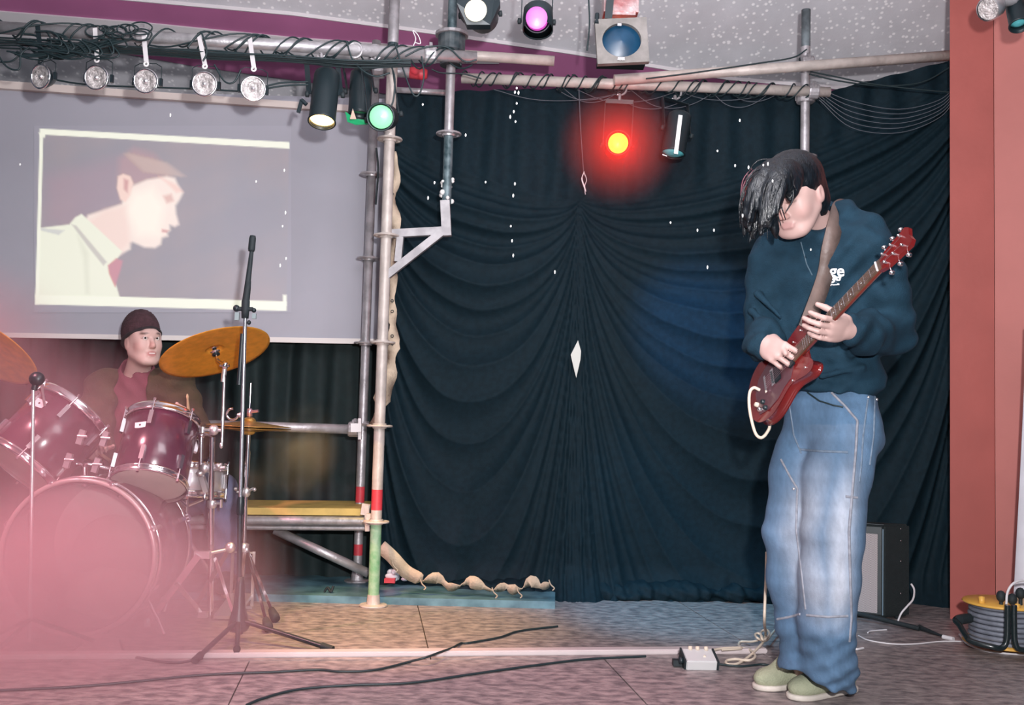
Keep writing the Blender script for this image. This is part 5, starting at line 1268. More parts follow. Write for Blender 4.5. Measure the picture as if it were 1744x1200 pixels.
mb = MB(); mb.tube([BC+Vector((-.015, .33, .03)), BC+Vector((-.022, .33, -.11))], .005, 8); mb.ball(BC+Vector((-.013, .33, .05)), (.022, .022, .03), 10, 6); mb.build('beater', M_chrome, bd)
for e in (-1, 1):
    a = BC+Vector((e*.24, .06, -.16)); MB().tube(spline([a, a+Vector((e*.05, -.03, -.06)), (a.x+e*.09, a.y-.06, .01)], 4), .006, 8).build('spur', M_chrome, bd)
# tom holder on the bass drum
th_ = thing('tom_holder', 'chrome double arm rising from the bass drum to hold the two rack drums', 'stand', tuple(P(142, 820, 3.9)))
mb = MB(); mb.tube([P(145, 828, 3.92), P(144, 795, 3.92)], .012, 10); mb.build('post', M_chrome, th_)
for x2, y2, d2 in ((192, 800, 3.96), (112, 790, 3.9)):
    MB().tube(spline([P(144, 796, 3.92), P(150 if x2 > 150 else 135, 790, 3.92), P(x2, y2, d2)], 4), .009, 8).build('arm', M_chrome, th_)
for x, y in ((118, 782), (166, 790), (140, 742), (180, 745)):
    mb = MB(); mb.bar(P(x-6, y+14, 3.84), P(x+2, y-10, 3.84), .016, .022); mb.tube([P(x-8, y, 3.83), P(x+8, y+1, 3.83)], .006, 6); mb.build('wing_bolt', M_chrome_soft, th_)
# right rack drum, tilted to the drummer
tB = R(31); axT = Vector((.02, -math.sin(R(31)), -math.cos(R(31)))).normalized()
cb = P(253, 826, 3.90); Lt = .285; rt = .140
t1 = drum('rack_tom', 'plum rack drum tilted back in front of the drummer, showing its round lower skin', 'drum', cb-axT*Lt, axT, rt, Lt, lugs=6, badge=(.27, .095, .048, .026))
axL = Vector((-.44, -.50, -.72)).normalized(); cbL = P(34, 796, 3.86)
t2 = drum('rack_tom', 'plum rack drum leaning steeply to the left beyond the bass drum', 'drum', cbL-axL*.29, axL, .158, .29, lugs=6, badge=(-.42, .085, .055, .036))
# snare hidden behind, floor drum behind on the left are out of sight; small snare on a stand
sn = drum('snare_drum', 'shallow chrome snare drum behind the right rack drum beside the hi-hat', 'drum', P(318, 792, 4.28), (0, -.12, -1), .165, .13, lugs=8, shell=M_chrome_soft, lug_len=.05)
ss_ = thing('snare_stand', 'low chrome tripod under the snare drum', 'stand', (P(318, 900, 4.3).x, 4.3, 0.0)); q = P(318, 850, 4.3)
MB().tube([(q.x, 4.3, .18), (q.x, 4.3, P(318, 845, 4.3).z)], .011, 8).build('post', M_chrome, ss_)
for k in range(3):
    a = .5+2.09*k; MB().tube([(q.x, 4.3, .30), (q.x+.20*math.cos(a), 4.3+.20*math.sin(a), .012)], .008, 8).build('leg', M_chrome, ss_); MB().tube([(q.x, 4.3, P(318, 862, 4.3).z), (q.x+.15*math.cos(a), 4.3+.15*math.sin(a), P(318, 838, 4.3).z)], .007, 8).build('basket_arm', M_chrome, ss_)
def cymbal(name, label, c, nrm, r, m=M_brass, bell=.25, dome=.07, parts=True):
    c = Vector(c); n = Vector(nrm).normalized(); t = thing(name, label, 'cymbal', tuple(c)); pr = [(.006, dome*r*1.9)]
    for k in range(1, 6): a = k/5*math.pi/2; pr.append((r*.14*math.sin(a)+.003, dome*r*(1.0)+.9*dome*r*math.cos(a)))
    for k in range(1, 15): x = k/14; pr.append((r*(.14+.86*x), dome*r*(1-x)**1.25+.0012*math.sin(k*3.1)))
    pr += [(r, -.0015)]+[(p[0], p[1]-.0018) for p in reversed(pr[:-1])]
    MB().lathe(pr, c, n, 64).build('disc', m, t); return t
# crash cymbal on a boom stand
cn = Vector((-.367, .262, .896)).normalized(); cc = P(367, 600, 4.10)
cy = cymbal('crash_cymbal', 'large orange bronze cymbal tilted above the drums, seen from below', cc, cn, .226)
cs = thing('cymbal_stand', 'chrome cymbal stand with broad double-braced legs right of the bass drum', 'stand', tuple(PZ(358, 1052, 0)))
bc_ = PZ(358, 1052, 0); Ym = bc_.y
MB().lathe([(0, 0), (.016, 0), (.016, .006), (.008, .012), (.008, .03)], cc-cn*.012, cn, 14).build('felt', M_black, cs)
mb = MB(); mb.tube([cc-cn*.04, cc+cn*.035], .004, 8); mb.lathe([(0, .018), (.011, .018), (.012, .028), (0, .034)], cc, cn, 10); mb.bar(cc+cn*.03-Vector((.02, 0, 0)), cc+cn*.03+Vector((.02, 0, 0)), .006, .01); mb.lathe([(.012, -.012), (.012, 0), (.02, .004)], cc, cn, 12); mb.build('wing_nut', M_chrome, cs)
tilt = P(383, 622, 4.06)
mb = MB(); mb.tube([cc-cn*.035, tilt], .0075, 8); mb.ball(tilt, (.014, .014, .02), 10, 8); mb.tube([tilt-Vector((.02, 0, 0)), tilt+Vector((.018, 0, 0))], .007, 8); mb.build('tilter', M_chrome, cs)
MB().tube([tilt, P(378, 758, 4.05)], [.0068, .0068], 10).build('boom', M_chrome, cs)
mb = MB(); mb.lathe([(.010, 0), (.010, .05), (.007, .06)], P(380, 650, 4.06), tilt-P(380, 650, 4.06), 10); mb.ball(P(377, 758, 4.05), (.008, .008, .014), 8, 6); mb.build('boom_sleeve', M_chrome_soft, cs)
MB().tube([P(362, 744, 4.06), P(359, 870, Ym+.0)], .0115, 12).build('upper_post', M_chrome, cs)
MB().tube([P(360, 850, Ym), Vector((bc_.x, Ym, .012))], .0125, 12).build('lower_post', M_chrome, cs)
mb = MB(); p_ = P(364, 732, 4.06); mb.ball(p_, (.022, .018, .022), 10, 8); mb.tube([p_-Vector((.05, 0, 0)), p_+Vector((.04, 0, 0))], .007, 8); mb.tube([p_+Vector((-.045, 0, .012)), p_+Vector((-.045, 0, -.012))], .010, 8); mb.build('ratchet_joint', M_chrome_soft, cs)
for y_ in (796, 858):
    p_ = P(361, y_, Ym-.0); mb = MB(); mb.lathe([(.014, -.016), (.018, -.012), (.018, .012), (.014, .016)], p_, (0, 0, 1), 12); mb.tube([p_, p_+Vector((.04, -.01, .005))], .005, 6); mb.bar(p_+Vector((.04, -.01, -.012)), p_+Vector((.04, -.01, .02)), .006, .014, (0, 1, 0)); mb.build('height_clamp', M_chrome_soft, cs)
# flat wide legs
def flatleg(a, b, parent, wd=.020, foot=True, br=None):
    a, b = Vector(a), Vector(b); mb = MB(); d_ = (b-a).normalized(); s_ = d_.cross(Vector((0, 1, 0))).normalized()
    for e in (-1, 1): mb.bar(a+Vector((0, e*.0, 0)), b, wd, .006, (0, 1, 0)); break
    return mb.build('leg', M_chrome, parent)
hub = P(350, 942, 3.97)
fA = PZ(251, 1062, .012); flatleg(P(338, 946, 3.93), fA, cs, .026)
flatleg(P(300, 993, 3.90), P(342, 1043, 3.98), cs, .018).name = 'brace'
flatleg(P(388, 938, 4.02), P(334, 1030, 4.10), cs, .018)
flatleg(P(366, 950, 3.96), PZ(408, 1074, .012), cs, .012)
MB().box(P(346, 1046, 3.97), (.034, .03, .022)).build('foot_bracket', M_chrome_soft, cs)
mb = MB(); mb.box(P(345, 944, 3.95), (.06, .03, .028)); mb.ball(P(392, 932, 4.0), (.022, .016, .022), 8, 6); mb.tube([P(338, 946, 3.94), P(392, 934, 4.01)], .007, 8); mb.build('leg_bracket', M_chrome_soft, cs)
for p_ in (fA, PZ(408, 1074, .012)): MB().lathe([(0, -.011), (.012, -.011), (.014, .0), (.009, .02), (0, .022)], p_, (0, 0, 1), 10).build('rubber_foot', M_blackrub if p_ is not fA else M_chrome_soft, cs)
# small clamp stem (rack holding hardware between tom and stand)
ms = thing('accessory_clamp', 'chrome bracket with a short upright rod left of the cymbal stand', 'bracket', tuple(P(343, 800, 4.08)))
mb = MB(); mb.tube([P(343, 742, 4.08), P(342, 800, 4.08)], .010, 10); mb.build('rod', M_chrome, ms)
mb = MB(); mb.tube([P(337, 737, 4.08), P(362, 740, 4.08)], .008, 8); mb.ball(P(343, 741, 4.08), (.015, .012, .015), 8, 6); mb.build('top_arm', M_chrome, ms)
mb = MB(); mb.tube([P(338, 802, 4.08), P(384, 796, 4.06)], .009, 8); mb.ball(P(348, 797, 4.07), (.02, .018, .022), 8, 6); mb.ball(P(372, 793, 4.06), (.014, .012, .012), 8, 6); mb.ball(P(340, 806, 4.07), (.016, .012, .012), 8, 6); mb.build('bottom_clamp', M_chrome_soft, ms)
mb = MB(); mb.bar(P(344, 812, 4.12), P(352, 838, 4.12), .03, .02); mb.build('strainer', M_chrome_soft, ms)
# hi-hat
hc_ = P(424, 727, 4.28)
hb = PZ(424, 1058, 0.0); Yh = 4.28
hh = cymbal('hi_hat_cymbal', 'upper golden hi-hat cymbal seen edge-on behind the microphone stand', (hc_.x, Yh, hc_.z+.006), (.02, .0, 1), .178, mat('golden bronze', (.80, .50, .16), .3, .85, .15, 30), dome=.11)
h2 = cymbal('hi_hat_cymbal', 'lower golden hi-hat cymbal turned over under its twin', (hc_.x, Yh, hc_.z-.004), (-.02, 0, -1), .178, mat('golden bronze', (.80, .50, .16), .3, .85), dome=.09)
hs_ = thing('hi_hat_stand', 'slim chrome hi-hat stand with black rubber feet behind the microphone stand', 'stand', (hc_.x, Yh, 0))
MB().tube([(hc_.x, Yh, hc_.z-.35), (hc_.x, Yh, P(422, 652, Yh).z)], .0035, 8).build('pull_rod', M_chrome, hs_)
mb = MB(); mb.lathe([(0, 0), (.012, 0), (.012, .03), (.008, .035), (0, .035)], (hc_.x, Yh, hc_.z+.045), (0, 0, 1), 12); mb.tube([(hc_.x, Yh, hc_.z+.065), (hc_.x+.04, Yh-.01, hc_.z+.07)], .007, 6); mb.build('clutch', mat('pinkish chrome', (.72, .45, .55), .25, .8), hs_)
mb = MB(); mb.tube([(hc_.x, Yh, .10), (hc_.x, Yh, hc_.z-.02)], .0095, 10); mb.tube([(hc_.x, Yh, P(424, 812, Yh).z), (hc_.x, Yh, P(424, 768, Yh).z)], .0125, 10); mb.build('post', M_chrome, hs_)
mb = MB(); p_ = P(424, 838, Yh); p_.x = hc_.x; mb.lathe([(.010, -.02), (.018, -.01), (.018, .01), (.010, .02)], p_, (0, 0, 1), 10)
for e in (-1, 1): mb.tube([p_, p_+Vector((e*.035, -.02, .02*e*.4+.01))], .006, 6); mb.ball(p_+Vector((e*.04, -.02, .014)), .009, 6, 4)
mb.build('height_clamp', M_chrome_soft, hs_)
p_ = P(424, 932, Yh); p_.x = hc_.x; mb = MB(); mb.lathe([(.010, -.02), (.022, -.014), (.022, .014), (.010, .02)], p_, (0, 0, 1), 10); mb.build('leg_collar', M_chrome_soft, hs_)
for tx, ty in ((455, 1062), (466, 1046), (402, 1040)):
    f = PZ(tx, ty, .03); mb = MB(); mb.bar(p_+Vector((.01, 0, 0)), f, .012, .005, (0, 1, 0)); lg = mb.build('leg', M_chrome, hs_)
    MB().lathe([(.0, -.028), (.018, -.028), (.020, -.01), (.013, .03), (0, .034)], f, (p_-f), 10).build('rubber_foot', M_blackrub, lg)
mb = MB(); mb.box((hc_.x, Yh-.12, .035), (.09, .26, .014), Matrix.Rotation(R(10), 3, 'X')); mb.build('pedal', M_chrome_soft, hs_)
mb = MB()
for e in (-1, 1): mb.bar((hc_.x+e*.045, Yh, .012), (hc_.x+e*.045, Yh, .24), .012, .005, (0, 1, 0))
mb.bar((hc_.x-.045, Yh, .235), (hc_.x+.045, Yh, .235), .012, .006); mb.bar((hc_.x-.05, Yh, .008), (hc_.x+.05, Yh, .008), .03, .012); mb.build('pedal_frame', M_chrome_soft, hs_)
# bright ring (memory clamp) hanging beside the boom
rg = thing('ring_clamp', 'small open chrome ring clamp left of the microphone stand', 'clamp', tuple(P(396, 705, 4.1)))
MB().ring(P(396, 705, 4.1), (0, 1, .1), .023, .005, 22, 8, .78, .7).build('ring', M_chrome, rg); mb = MB(); mb.tube([P(405, 706, 4.1), P(412, 704, 4.1)], .006, 8); mb.ball(P(408, 707, 4.1), .009, 8, 5); mb.build('screw', M_chrome_soft, rg)
# left cymbal and its thin stand
cy2 = cymbal('crash_cymbal', 'orange cymbal cut off by the left edge, sloping down to the right', P(-25, 594, 4.05), (.27, .54, .80), .225)
ls = thing('cymbal_stand', 'thin dark stand rising in front of the leftmost rack drum', 'stand', tuple(PZ(50, 1098, 0)))
f0 = PZ(50, 1098, 0)
MB().tube([Vector((f0.x, f0.y, 0.01)), P(57, 662, f0.y)], .0065, 10).build('post', M_chrome_soft, ls)
for a in (0.3, 2.4, 4.5): MB().tube([(f0.x, f0.y, .09), (f0.x+.22*math.cos(a), f0.y+.22*math.sin(a)*.6, .012)], .007, 8).build('leg', M_black, ls)
mb = MB(); q_ = P(63, 645, f0.y); mb.ball(q_, (.028, .022, .026), 12, 8); mb.tube([P(58, 664, f0.y), q_], .012, 8); mb.build('microphone', M_black, ls)
MB().tube([P(70, 648, f0.y), P(76, 690, f0.y+.1)], .005, 8).build('clip', M_chrome_soft, ls)
# ================================================================== MICROPHONE STAND
mf = PZ(405, 1090, 0); Yc = mf.y
mst = thing('microphone_stand', 'tall black microphone stand with its boom folded straight up and no microphone', 'stand', (mf.x, Yc, 0))
topj = P(418, 526, Yc); base_z = P(405, 1040, Yc).z
MB().tube([(mf.x, Yc, .04), P(409, 860, Yc)], .0098, 12).build('lower_tube', mat('dark steel tube', (.055, .07, .08), .25, .6), mst)
MB().tube([P(409, 868, Yc), topj], .0072, 12).build('upper_tube', mat('bright steel tube', (.42, .44, .48), .22, .8), mst)
MB().lathe([(.012, -.03), (.014, -.02), (.014, .02), (.011, .035)], P(409.5, 862, Yc), (0, 0, 1), 12).build('clutch', M_black, mst)
MB().lathe([(0, .035), (.032, .035), (.040, .05), (.036, .07), (.022, .12), (.016, .20), (.012, .23), (0, .23)], (mf.x, Yc, 0), (0, 0, 1), 16).build('leg_hub', M_black, mst)
for tx, ty in ((562, 1104), (334, 1122), (403, 1112)):
    f = PZ(tx, ty, .012); h0 = Vector((mf.x, Yc, .075)); d_ = (f-h0).normalized()
    MB().tube([h0, f], .0088, 10).build('leg', mat('black satin tube', (.02, .03, .035), .3, .3), mst)
    MB().tube([f-d_*.035, f+d_*.012], .0125, 10).build('rubber_foot', M_blackrub, mst)
mb = MB(); mb.lathe([(.0, -.035), (.013, -.035), (.015, .0), (.015, .03), (.010, .045), (0, .05)], topj, (0, 0, 1), 12); mb.tube([topj+Vector((-.03, 0, .0)), topj+Vector((.028, 0, 0))], .008, 8); mb.build('swivel', M_blackrub, mst)
mb = MB(); mb.ball(topj+Vector((-.034, 0, .002)), (.013, .012, .013), 10, 6); mb.ball(topj+Vector((.032, 0, -.004)), (.009, .01, .009), 8, 6); mb.ball(P(424, 549, Yc), (.008, .01, .009), 8, 6); mb.build('knob', M_black, mst)
mb = MB(); mb.box(topj+Vector((-.03, 0, -.028)), (.016, .01, .03)); mb.box(topj+Vector((.034, 0, -.026)), (.014, .01, .02)); mb.build('bracket', mat('clear grey plastic', (.25, .32, .33), .3), mst)
MB().tube([P(418, 522, Yc), P(421, 490, Yc), P(429, 424, Yc)], [.0125, .0115, .0075], 12).build('boom', M_blackrub, mst)
MB().lathe([(.0, 0), (.012, 0), (.0135, .01), (.0125, .05), (.010, .08), (.0, .082)], P(418.5, 514, Yc), P(430, 424, Yc)-P(418.5, 514, Yc), 12).build('grip', M_blackrub, mst)
MB().lathe([(.0, 0), (.011, 0), (.0128, .008), (.0125, .05), (.010, .060), (0, .062)], P(428, 428, Yc), P(431, 398, Yc)-P(428, 428, Yc), 12).build('counterweight', M_blackrub, mst)
MB().tube([P(413, 568, Yc-.001), P(407, 655, Yc+.0)], .0085, 8).build('shadow_rod', M_black, mst)  # black rod standing in for the stand's cast shadow on the cymbal
# ================================================================== AMPLIFIER
A0 = PZ(1505, 1056, 0); am = thing('guitar_amplifier', 'black combo amplifier with a pale woven grille behind the legs of the guitarist', 'amplifier', (A0.x, A0.y, 0))
ya = R(-38); fx = Vector((math.cos(ya), math.sin(ya), 0)); fy = Vector((-fx.y, fx.x, 0))
# front panel runs left and away from the near vertical edge; side runs right
H_ = PYZ(893, A0)-.012
fr = Vector((-.72, .30, 0)).normalized(); sd_ = Vector((.93, .36, 0)).normalized(); fw, sw = .36, P(1552, 900, A0.y+.04).x-A0.x+.012
Q0 = A0+Vector((0, 0, .012)); nf = Vector((fr.y, -fr.x, 0)).normalized(); nf = nf if nf.y < 0 else -nf
mb = MB(); mb.prism([Q0, Q0+sd_*sw, Q0+sd_*sw+fr*fw, Q0+fr*fw], (0, 0, 1), H_); bx_ = mb.build('cabinet', mat('black textured covering', (.010, .018, .020), .75, 0, .2, 60, .5, 300), am, .008)
def fp(a, z, o=.0): return Q0+fr*a+nf*o+Vector((0, 0, z))
gz0, gz1 = .018, H_*(.895)
MB().prism([fp(.010, .012, .002), fp(fw-.01, .012, .002), fp(fw-.01, H_-.012, .002), fp(.010, H_-.012, .002)], nf, .004).build('front_panel', M_black, am)
M_grille = mat('pale woven grille cloth', (.42, .38, .38), .8)
nt = M_grille.node_tree; tc = nt.nodes.new('ShaderNodeTexCoord'); ck = nt.nodes.new('ShaderNodeTexChecker'); ck.inputs['Scale'].default_value = 260
ck.inputs['Color1'].default_value = (.50, .45, .45, 1); ck.inputs['Color2'].default_value = (.26, .23, .24, 1); nt.links.new(tc.outputs['Object'], ck.inputs[0]); nt.links.new(ck.outputs[0], nt.nodes['Principled BSDF'].inputs['Base Color'])
MB().prism([fp(.026, gz0, .006), fp(fw-.026, gz0, .006), fp(fw-.026, gz1, .006), fp(.026, gz1, .006)], nf, .004).build('grille_cloth', M_grille, am)
MB().tube([fp(.004, .01, .004), fp(.004, H_-.02, .004)], .003, 6).build('edge_piping', mat('blue grey piping', (.16, .24, .30), .4), am)
MB().tube([fp(.0, H_-.001, .0), fp(fw, H_-.001, .0)], .003, 6).build('edge_piping', M_black, am)
MB().box(fp(.10, H_-.012, .006), (.012, .012, .006)).build('pilot_lamp', M_white, am)
for z in (.25, .60, .82, .95):
    MB().ball(Q0+sd_*(sw*.62)+Vector((0, -.002, H_*z)), .0035, 6, 4).build('stud', M_chrome, am)
for a, b in ((.03, .03), (sw-.03, .03), (.03, fw-.03), (sw-.03, fw-.03)): MB().lathe([(0, 0), (.014, 0), (.016, .013), (0, .013)], (Q0+sd_*a+fr*b)-Vector((0, 0, .012)), (0, 0, 1), 10).build('rubber_foot', M_blackrub, am)
run([fp(.12, gz1, .02), fp(.125, gz1-.06, .03), fp(.16, gz1-.12, .03), fp(.17, gz1-.14, .03)], .0035, M_cable, 'black lead hanging in front of the pale amplifier grille')
MB_ = MB(); MB_.box(fp(.172, gz1-.15, .03), (.016, .016, .034)); tag(MB_.build('jack_plug', M_black), 'black plug hanging in front of the amplifier grille', 'plug')
run(px([(1552, 994), (1557, 1004), (1555, 1020), (1545, 1032), (1535, 1044), (1529, 1058)], [4.40, 4.38, 4.34, 4.32, 4.31, 4.31]), .0042, M_wire, 'white cable curving down in front of the right side of the amplifier')
# floor things behind the guitarist
o = MB().tube([PZ(1452, 1042, .03), PZ(1566, 1070, .012)], .010, 10).build('stand_leg', M_blackrub)
tag(o, 'black tube lying on the floor in front of the amplifier', 'tube')
mb = MB(); mb.tube([PZ(1566, 1068, .01), PZ(1606, 1083, .01)], [.012, .004], 8); mb.build('plug_body', M_blackrub)  # tapered black plug body on the floor
tag(bpy.data.objects['plug_body'], 'black cable plug body pointing right on the floor by the red wall', 'plug'); bpy.data.objects['plug_body'].name = 'cable_plug'
o = MB().tube([PZ(1606, 1084, .01), PZ(1624, 1088, .01)], .009, 8).build('cable_plug', M_wire); tag(o, 'white plug tip on the floor by the red wall', 'plug')
def frun(pts, r, m, lab, grp=None, n=8): return run([PZ(q[0], q[1], (q[2] if len(q) > 2 else 0)+r+.0008) for q in pts], r, m, lab, grp, n)
frun([(1462, 1082), (1480, 1090), (1520, 1096), (1560, 1096), (1600, 1092), (1640, 1092), (1680, 1096)], .003, M_wire, 'thin white cable curving across the floor in front of the amplifier')
frun([(1478, 1077), (1484, 1074), (1510, 1072)], .003, M_wire, 'short white cable end lying in front of the amplifier')
frun([(1440, 1104), (1450, 1101), (1458, 1105), (1470, 1103)], .005, M_wire, 'white cable end showing right of the jeans hem')
frun([(1634, 1080), (1648, 1096), (1676, 1107), (1710, 1112), (1760, 1115)], .0045, M_wire, 'white cable curving along the floor in front of the cable reel')
frun([(0, 1175), (70, 1172), (140, 1168), (230, 1160), (330, 1150), (400, 1146), (460, 1144), (540, 1140), (580, 1143), (640, 1140), (700, 1126)], .0042, M_cable, 'long thin black cable across the front floor from the left corner')
frun([(690, 1128), (725, 1119, .021), (750, 1110, .022), (772, 1102, .01), (785, 1095), (800, 1094), (850, 1085), (885, 1074), (950, 1066)], .0042, M_cable, 'thin black cable continuing beyond the white strip towards the drape')
frun([(420, 1200), (450, 1188), (510, 1173), (600, 1166), (700, 1162), (800, 1148), (900, 1134), (1000, 1122), (1100, 1117)], .0042, M_cable, 'lower thin black cable across the front floor')
frun([(1220, 1130), (1262, 1134), (1300, 1131), (1330, 1140), (1350, 1160)], .004, M_cable, 'black cable between the pedal and the shoes')
frun([(205, 1090), (215, 1112), (250, 1122), (300, 1128), (345, 1120)], .0045, M_cable, 'black cable by the left leg of the microphone stand')
# white strip
a, b = PZ(-60, 1121, 0), PZ(1303, 1110, 0)
mb = MB(); d_ = (b-a).normalized(); mb.bar(a+Vector((0, 0, .009)), b+Vector((0, 0, .009)), .050, .018)
o = mb.build('cable_cover_strip', mat('pinkish white plastic', (.62, .54, .54), .35, 0, .08, 6), None, .004); tag(o, 'long white cable cover strip lying across the stage floor', 'strip')
# pedal
pc = PZ(1192, 1138, 0); pdl = thing('effects_pedal', 'small silver guitar pedal with black ends at the right end of the white strip', 'pedal', (pc.x, pc.y, 0))
Rp_ = Matrix.Rotation(R(3), 3, 'Z'); tl = Rp_ @ Matrix.Rotation(R(17), 3, 'X')
MB().box((pc.x, pc.y+.02, .024), (.108, .085, .040), tl).build('casing', mat('silver grey enamel', (.60, .60, .60), .4), pdl, .004)
for e in (-1, 1): MB().box((pc.x+e*.056, pc.y+.02, .024), (.006, .088, .042), tl).build('end_cheek', M_blackrub, pdl)
MB().lathe([(0, 0), (.012, 0), (.012, .014), (0, .016)], (pc.x-.058, pc.y+.0, .026), (-1, -.1, 0), 12).build('side_knob', M_black, pdl)
MB().box((pc.x-.075, pc.y+.02, .014), (.03, .03, .02)).build('jack_plug', M_blackrub, pdl)
for e in (-.025, .0, .03): MB().lathe([(0, 0), (.008, 0), (.007, .014), (0, .014)], (pc.x+e, pc.y+.048, .050), (0, .2, 1), 10).build('control_knob', M_cream, pdl)
# guitar lead
jack = GP(-.165, .045, -.02); jb = GP(-.145, -.07, -.03)
gl_ = px([(1312, 704), (1310, 722), (1305, 738), (1296, 745), (1287, 738), (1280, 715), (1276, 690), (1277, 668), (1284, 660), (1294, 664)], [2.98]*10)
o = MB().tube(spline([jack]+gl_[1:], 8), .0048, 8).build('guitar_lead', M_cream); tag(o, 'cream lead looping out of the lower end of the guitar', 'cable')
MB_ = MB(); MB_.tube([GP(-.163, .045, -.02), P(1311, 722, 2.98)], .0062, 8); tag(MB_.build('jack_plug', M_cream), 'cream plug in the lower end of the guitar', 'plug')
pts = px([(1306, 940), (1305, 980), (1303, 1020), (1302, 1060)], [3.27, 3.30, 3.33, 3.36])+[PZ(x, y, z) for x, y, z in ((1304, 1078, .05), (1300, 1092, .03), (1288, 1106, .02), (1272, 1120, .008), (1255, 1130, .006), (1240, 1131, .006), (1237, 1125, .007), (1252, 1122, .010), (1276, 1124, .014), (1286, 1116, .016), (1272, 1104, .014), (1240, 1103, .022), (1218, 1106, .024), (1204, 1112, .03), (1200, 1118, .04))]
o = MB().tube(spline(pts, 8), .0048, 8).build('guitar_lead', M_cream); tag(o, 'cream lead hanging behind the jeans and coiling on the floor to the pedal', 'cable')
o = MB().tube(spline([PZ(x, y, z) for x, y, z in ((1326, 1066, .03), (1315, 1078, .03), (1306, 1090, .03), (1298, 1088, .05), (1296, 1076, .06), (1306, 1072, .06), (1310, 1080, .05), (1300, 1090, .035), (1290, 1086, .05), (1286, 1080, .05), (1292, 1078, .06), (1298, 1086, .04), (1282, 1092, .02), (1262, 1092, .008), (1258, 1098, .008), (1262, 1104, .02), (1230, 1106, .026))], 6), .0042, 8).build('guitar_lead', M_cream)
tag(o, 'cream lead tied in a small knot on the floor left of the jeans', 'cable')
# ================================================================== CABLE REEL
rc = PZ(1712, 1100, 0); re_ = thing('cable_reel', 'extension cable reel with orange rims and black tube frame at the right edge', 'reel', (rc.x, rc.y, 0))
rcx, rcy = P(1722, 1060, 3.80).x, 3.85; zt_ = P(1700, 1030, 3.8).z; zb_ = P(1700, 1098, 3.8).z
M_orange = mat('orange yellow plastic', (.75, .42, .08), .4)
for z in (zt_, zb_+.0): MB().lathe([(0, -.004), (.145, -.004), (.150, 0), (.145, .006), (0, .006)], (rcx, rcy, z), (0, 0, 1), 40).build('rim', M_orange, re_)
M_rc = mat('grey blue cable sheath', (.21, .23, .28), .5, 0, .3, 30)
n_c = 8
for k in range(n_c): MB().ring((rcx, rcy, zb_+.012+(zt_-zb_-.02)*k/(n_c-1)), (0, 0, 1), .118+.003*(k % 2), .0088, 40, 8).build('cable_turn', M_rc, re_)
MB().lathe([(.105, 0), (.105, zt_-zb_)], (rcx, rcy, zb_), (0, 0, 1), 30).build('drum', M_rc, re_)
Rf = .0105; xa = P(1716, 1080, 3.66).x; xb = P(1726, 1080, 3.66).x
zc_ = P(1650, 1060, 3.72).z
M_bt = mat('glossy black tube', (.012, .02, .022), .25)
MB().tube(spline([P(1716, 1030, 3.66), P(1716, 1060, 3.66), P(1714, 1092, 3.66), P(1705, 1103, 3.66), P(1690, 1101, 3.66), P(1655, 1092, 3.70), P(1645, 1082, 3.74), P(1634, 1064, 3.80), P(1627, 1055, 3.84), P(1640, 1049, 3.90), P(1672, 1046, 3.98)], 6), Rf, 12).build('frame_tube', M_bt, re_)
MB().tube(spline([P(1727, 1030, 3.66), P(1727, 1060, 3.66), P(1729, 1094, 3.66), P(1740, 1106, 3.66), P(1780, 1106, 3.68)], 6), Rf, 12).build('frame_tube', M_bt, re_)
MB().tube(spline([P(1634, 1055, 3.82), P(1655, 1052, 3.86), P(1672, 1052, 3.9)], 6), .018, 10).build('hand_grip', M_blackrub, re_)
MB().lathe([(0, 0), (.011, 0), (.011, .030), (0, .032)], (P(1672, 1026, 3.80).x, 3.80, zt_), (0, 0, 1), 12).build('winding_peg', M_orange, re_)
MB().lathe([(0, 0), (.009, 0), (.009, .020), (0, .022)], (P(1733, 1026, 3.72).x, 3.72, zt_), (0, 0, 1), 12).build('winding_peg', M_orange, re_)
for x, y, h_ in ((1705, 1015, .045), (1724, 1020, .03), (1738, 1010, .06)):
    p_ = P(x, y, 3.78); mb = MB(); mb.ball(p_, (.018, .018, .022), 10, 6); mb.tube([(p_.x, p_.y, zt_), p_], .007, 6); mb.build('plug', M_blackrub, re_)
MB().tube(spline([P(1714, 1028, 3.72), P(1716, 1008, 3.72), P(1726, 993, 3.72), P(1744, 988, 3.74), P(1770, 992, 3.76)], 6), .0045, 8).build('power_cord', M_wire, re_)
# ================================================================== PALE FLECKS and HAZE
mb = MB(); fl_ = [(880, 150), (877, 157), (883, 158), (880, 176), (875, 190), (869, 199), (878, 207), (740, 311), (729, 337), (827, 310), (877, 313), (874, 333), (870, 385), (872, 410), (874, 435), (1222, 257), (1252, 282), (1275, 285), (1300, 281), (1188, 392), (1205, 455), (1142, 379), (1216, 392), (945, 463), (720, 178), (1260, 205), (1308, 279), (1381, 425), (1316, 308), (290, 196), (34, 280), (793, 230), (1265, 367), (436, 309), (484, 290), (486, 362), (481, 385), (487, 440), (477, 452)]
for k, (x, y) in enumerate(fl_): mb.ball(P(x, y, 2.75 if k not in () else 2.7), (.0024, .0012, .0036+.002*((k*7) % 3)/2), 6, 4)  # small pale flecks set floating before the scene
o = mb.build('pale_flecks', mat('pale flake', (.80, .80, .78), .5)); tag(o, 'small pale flecks hanging in the air', 'dust', kind='stuff')
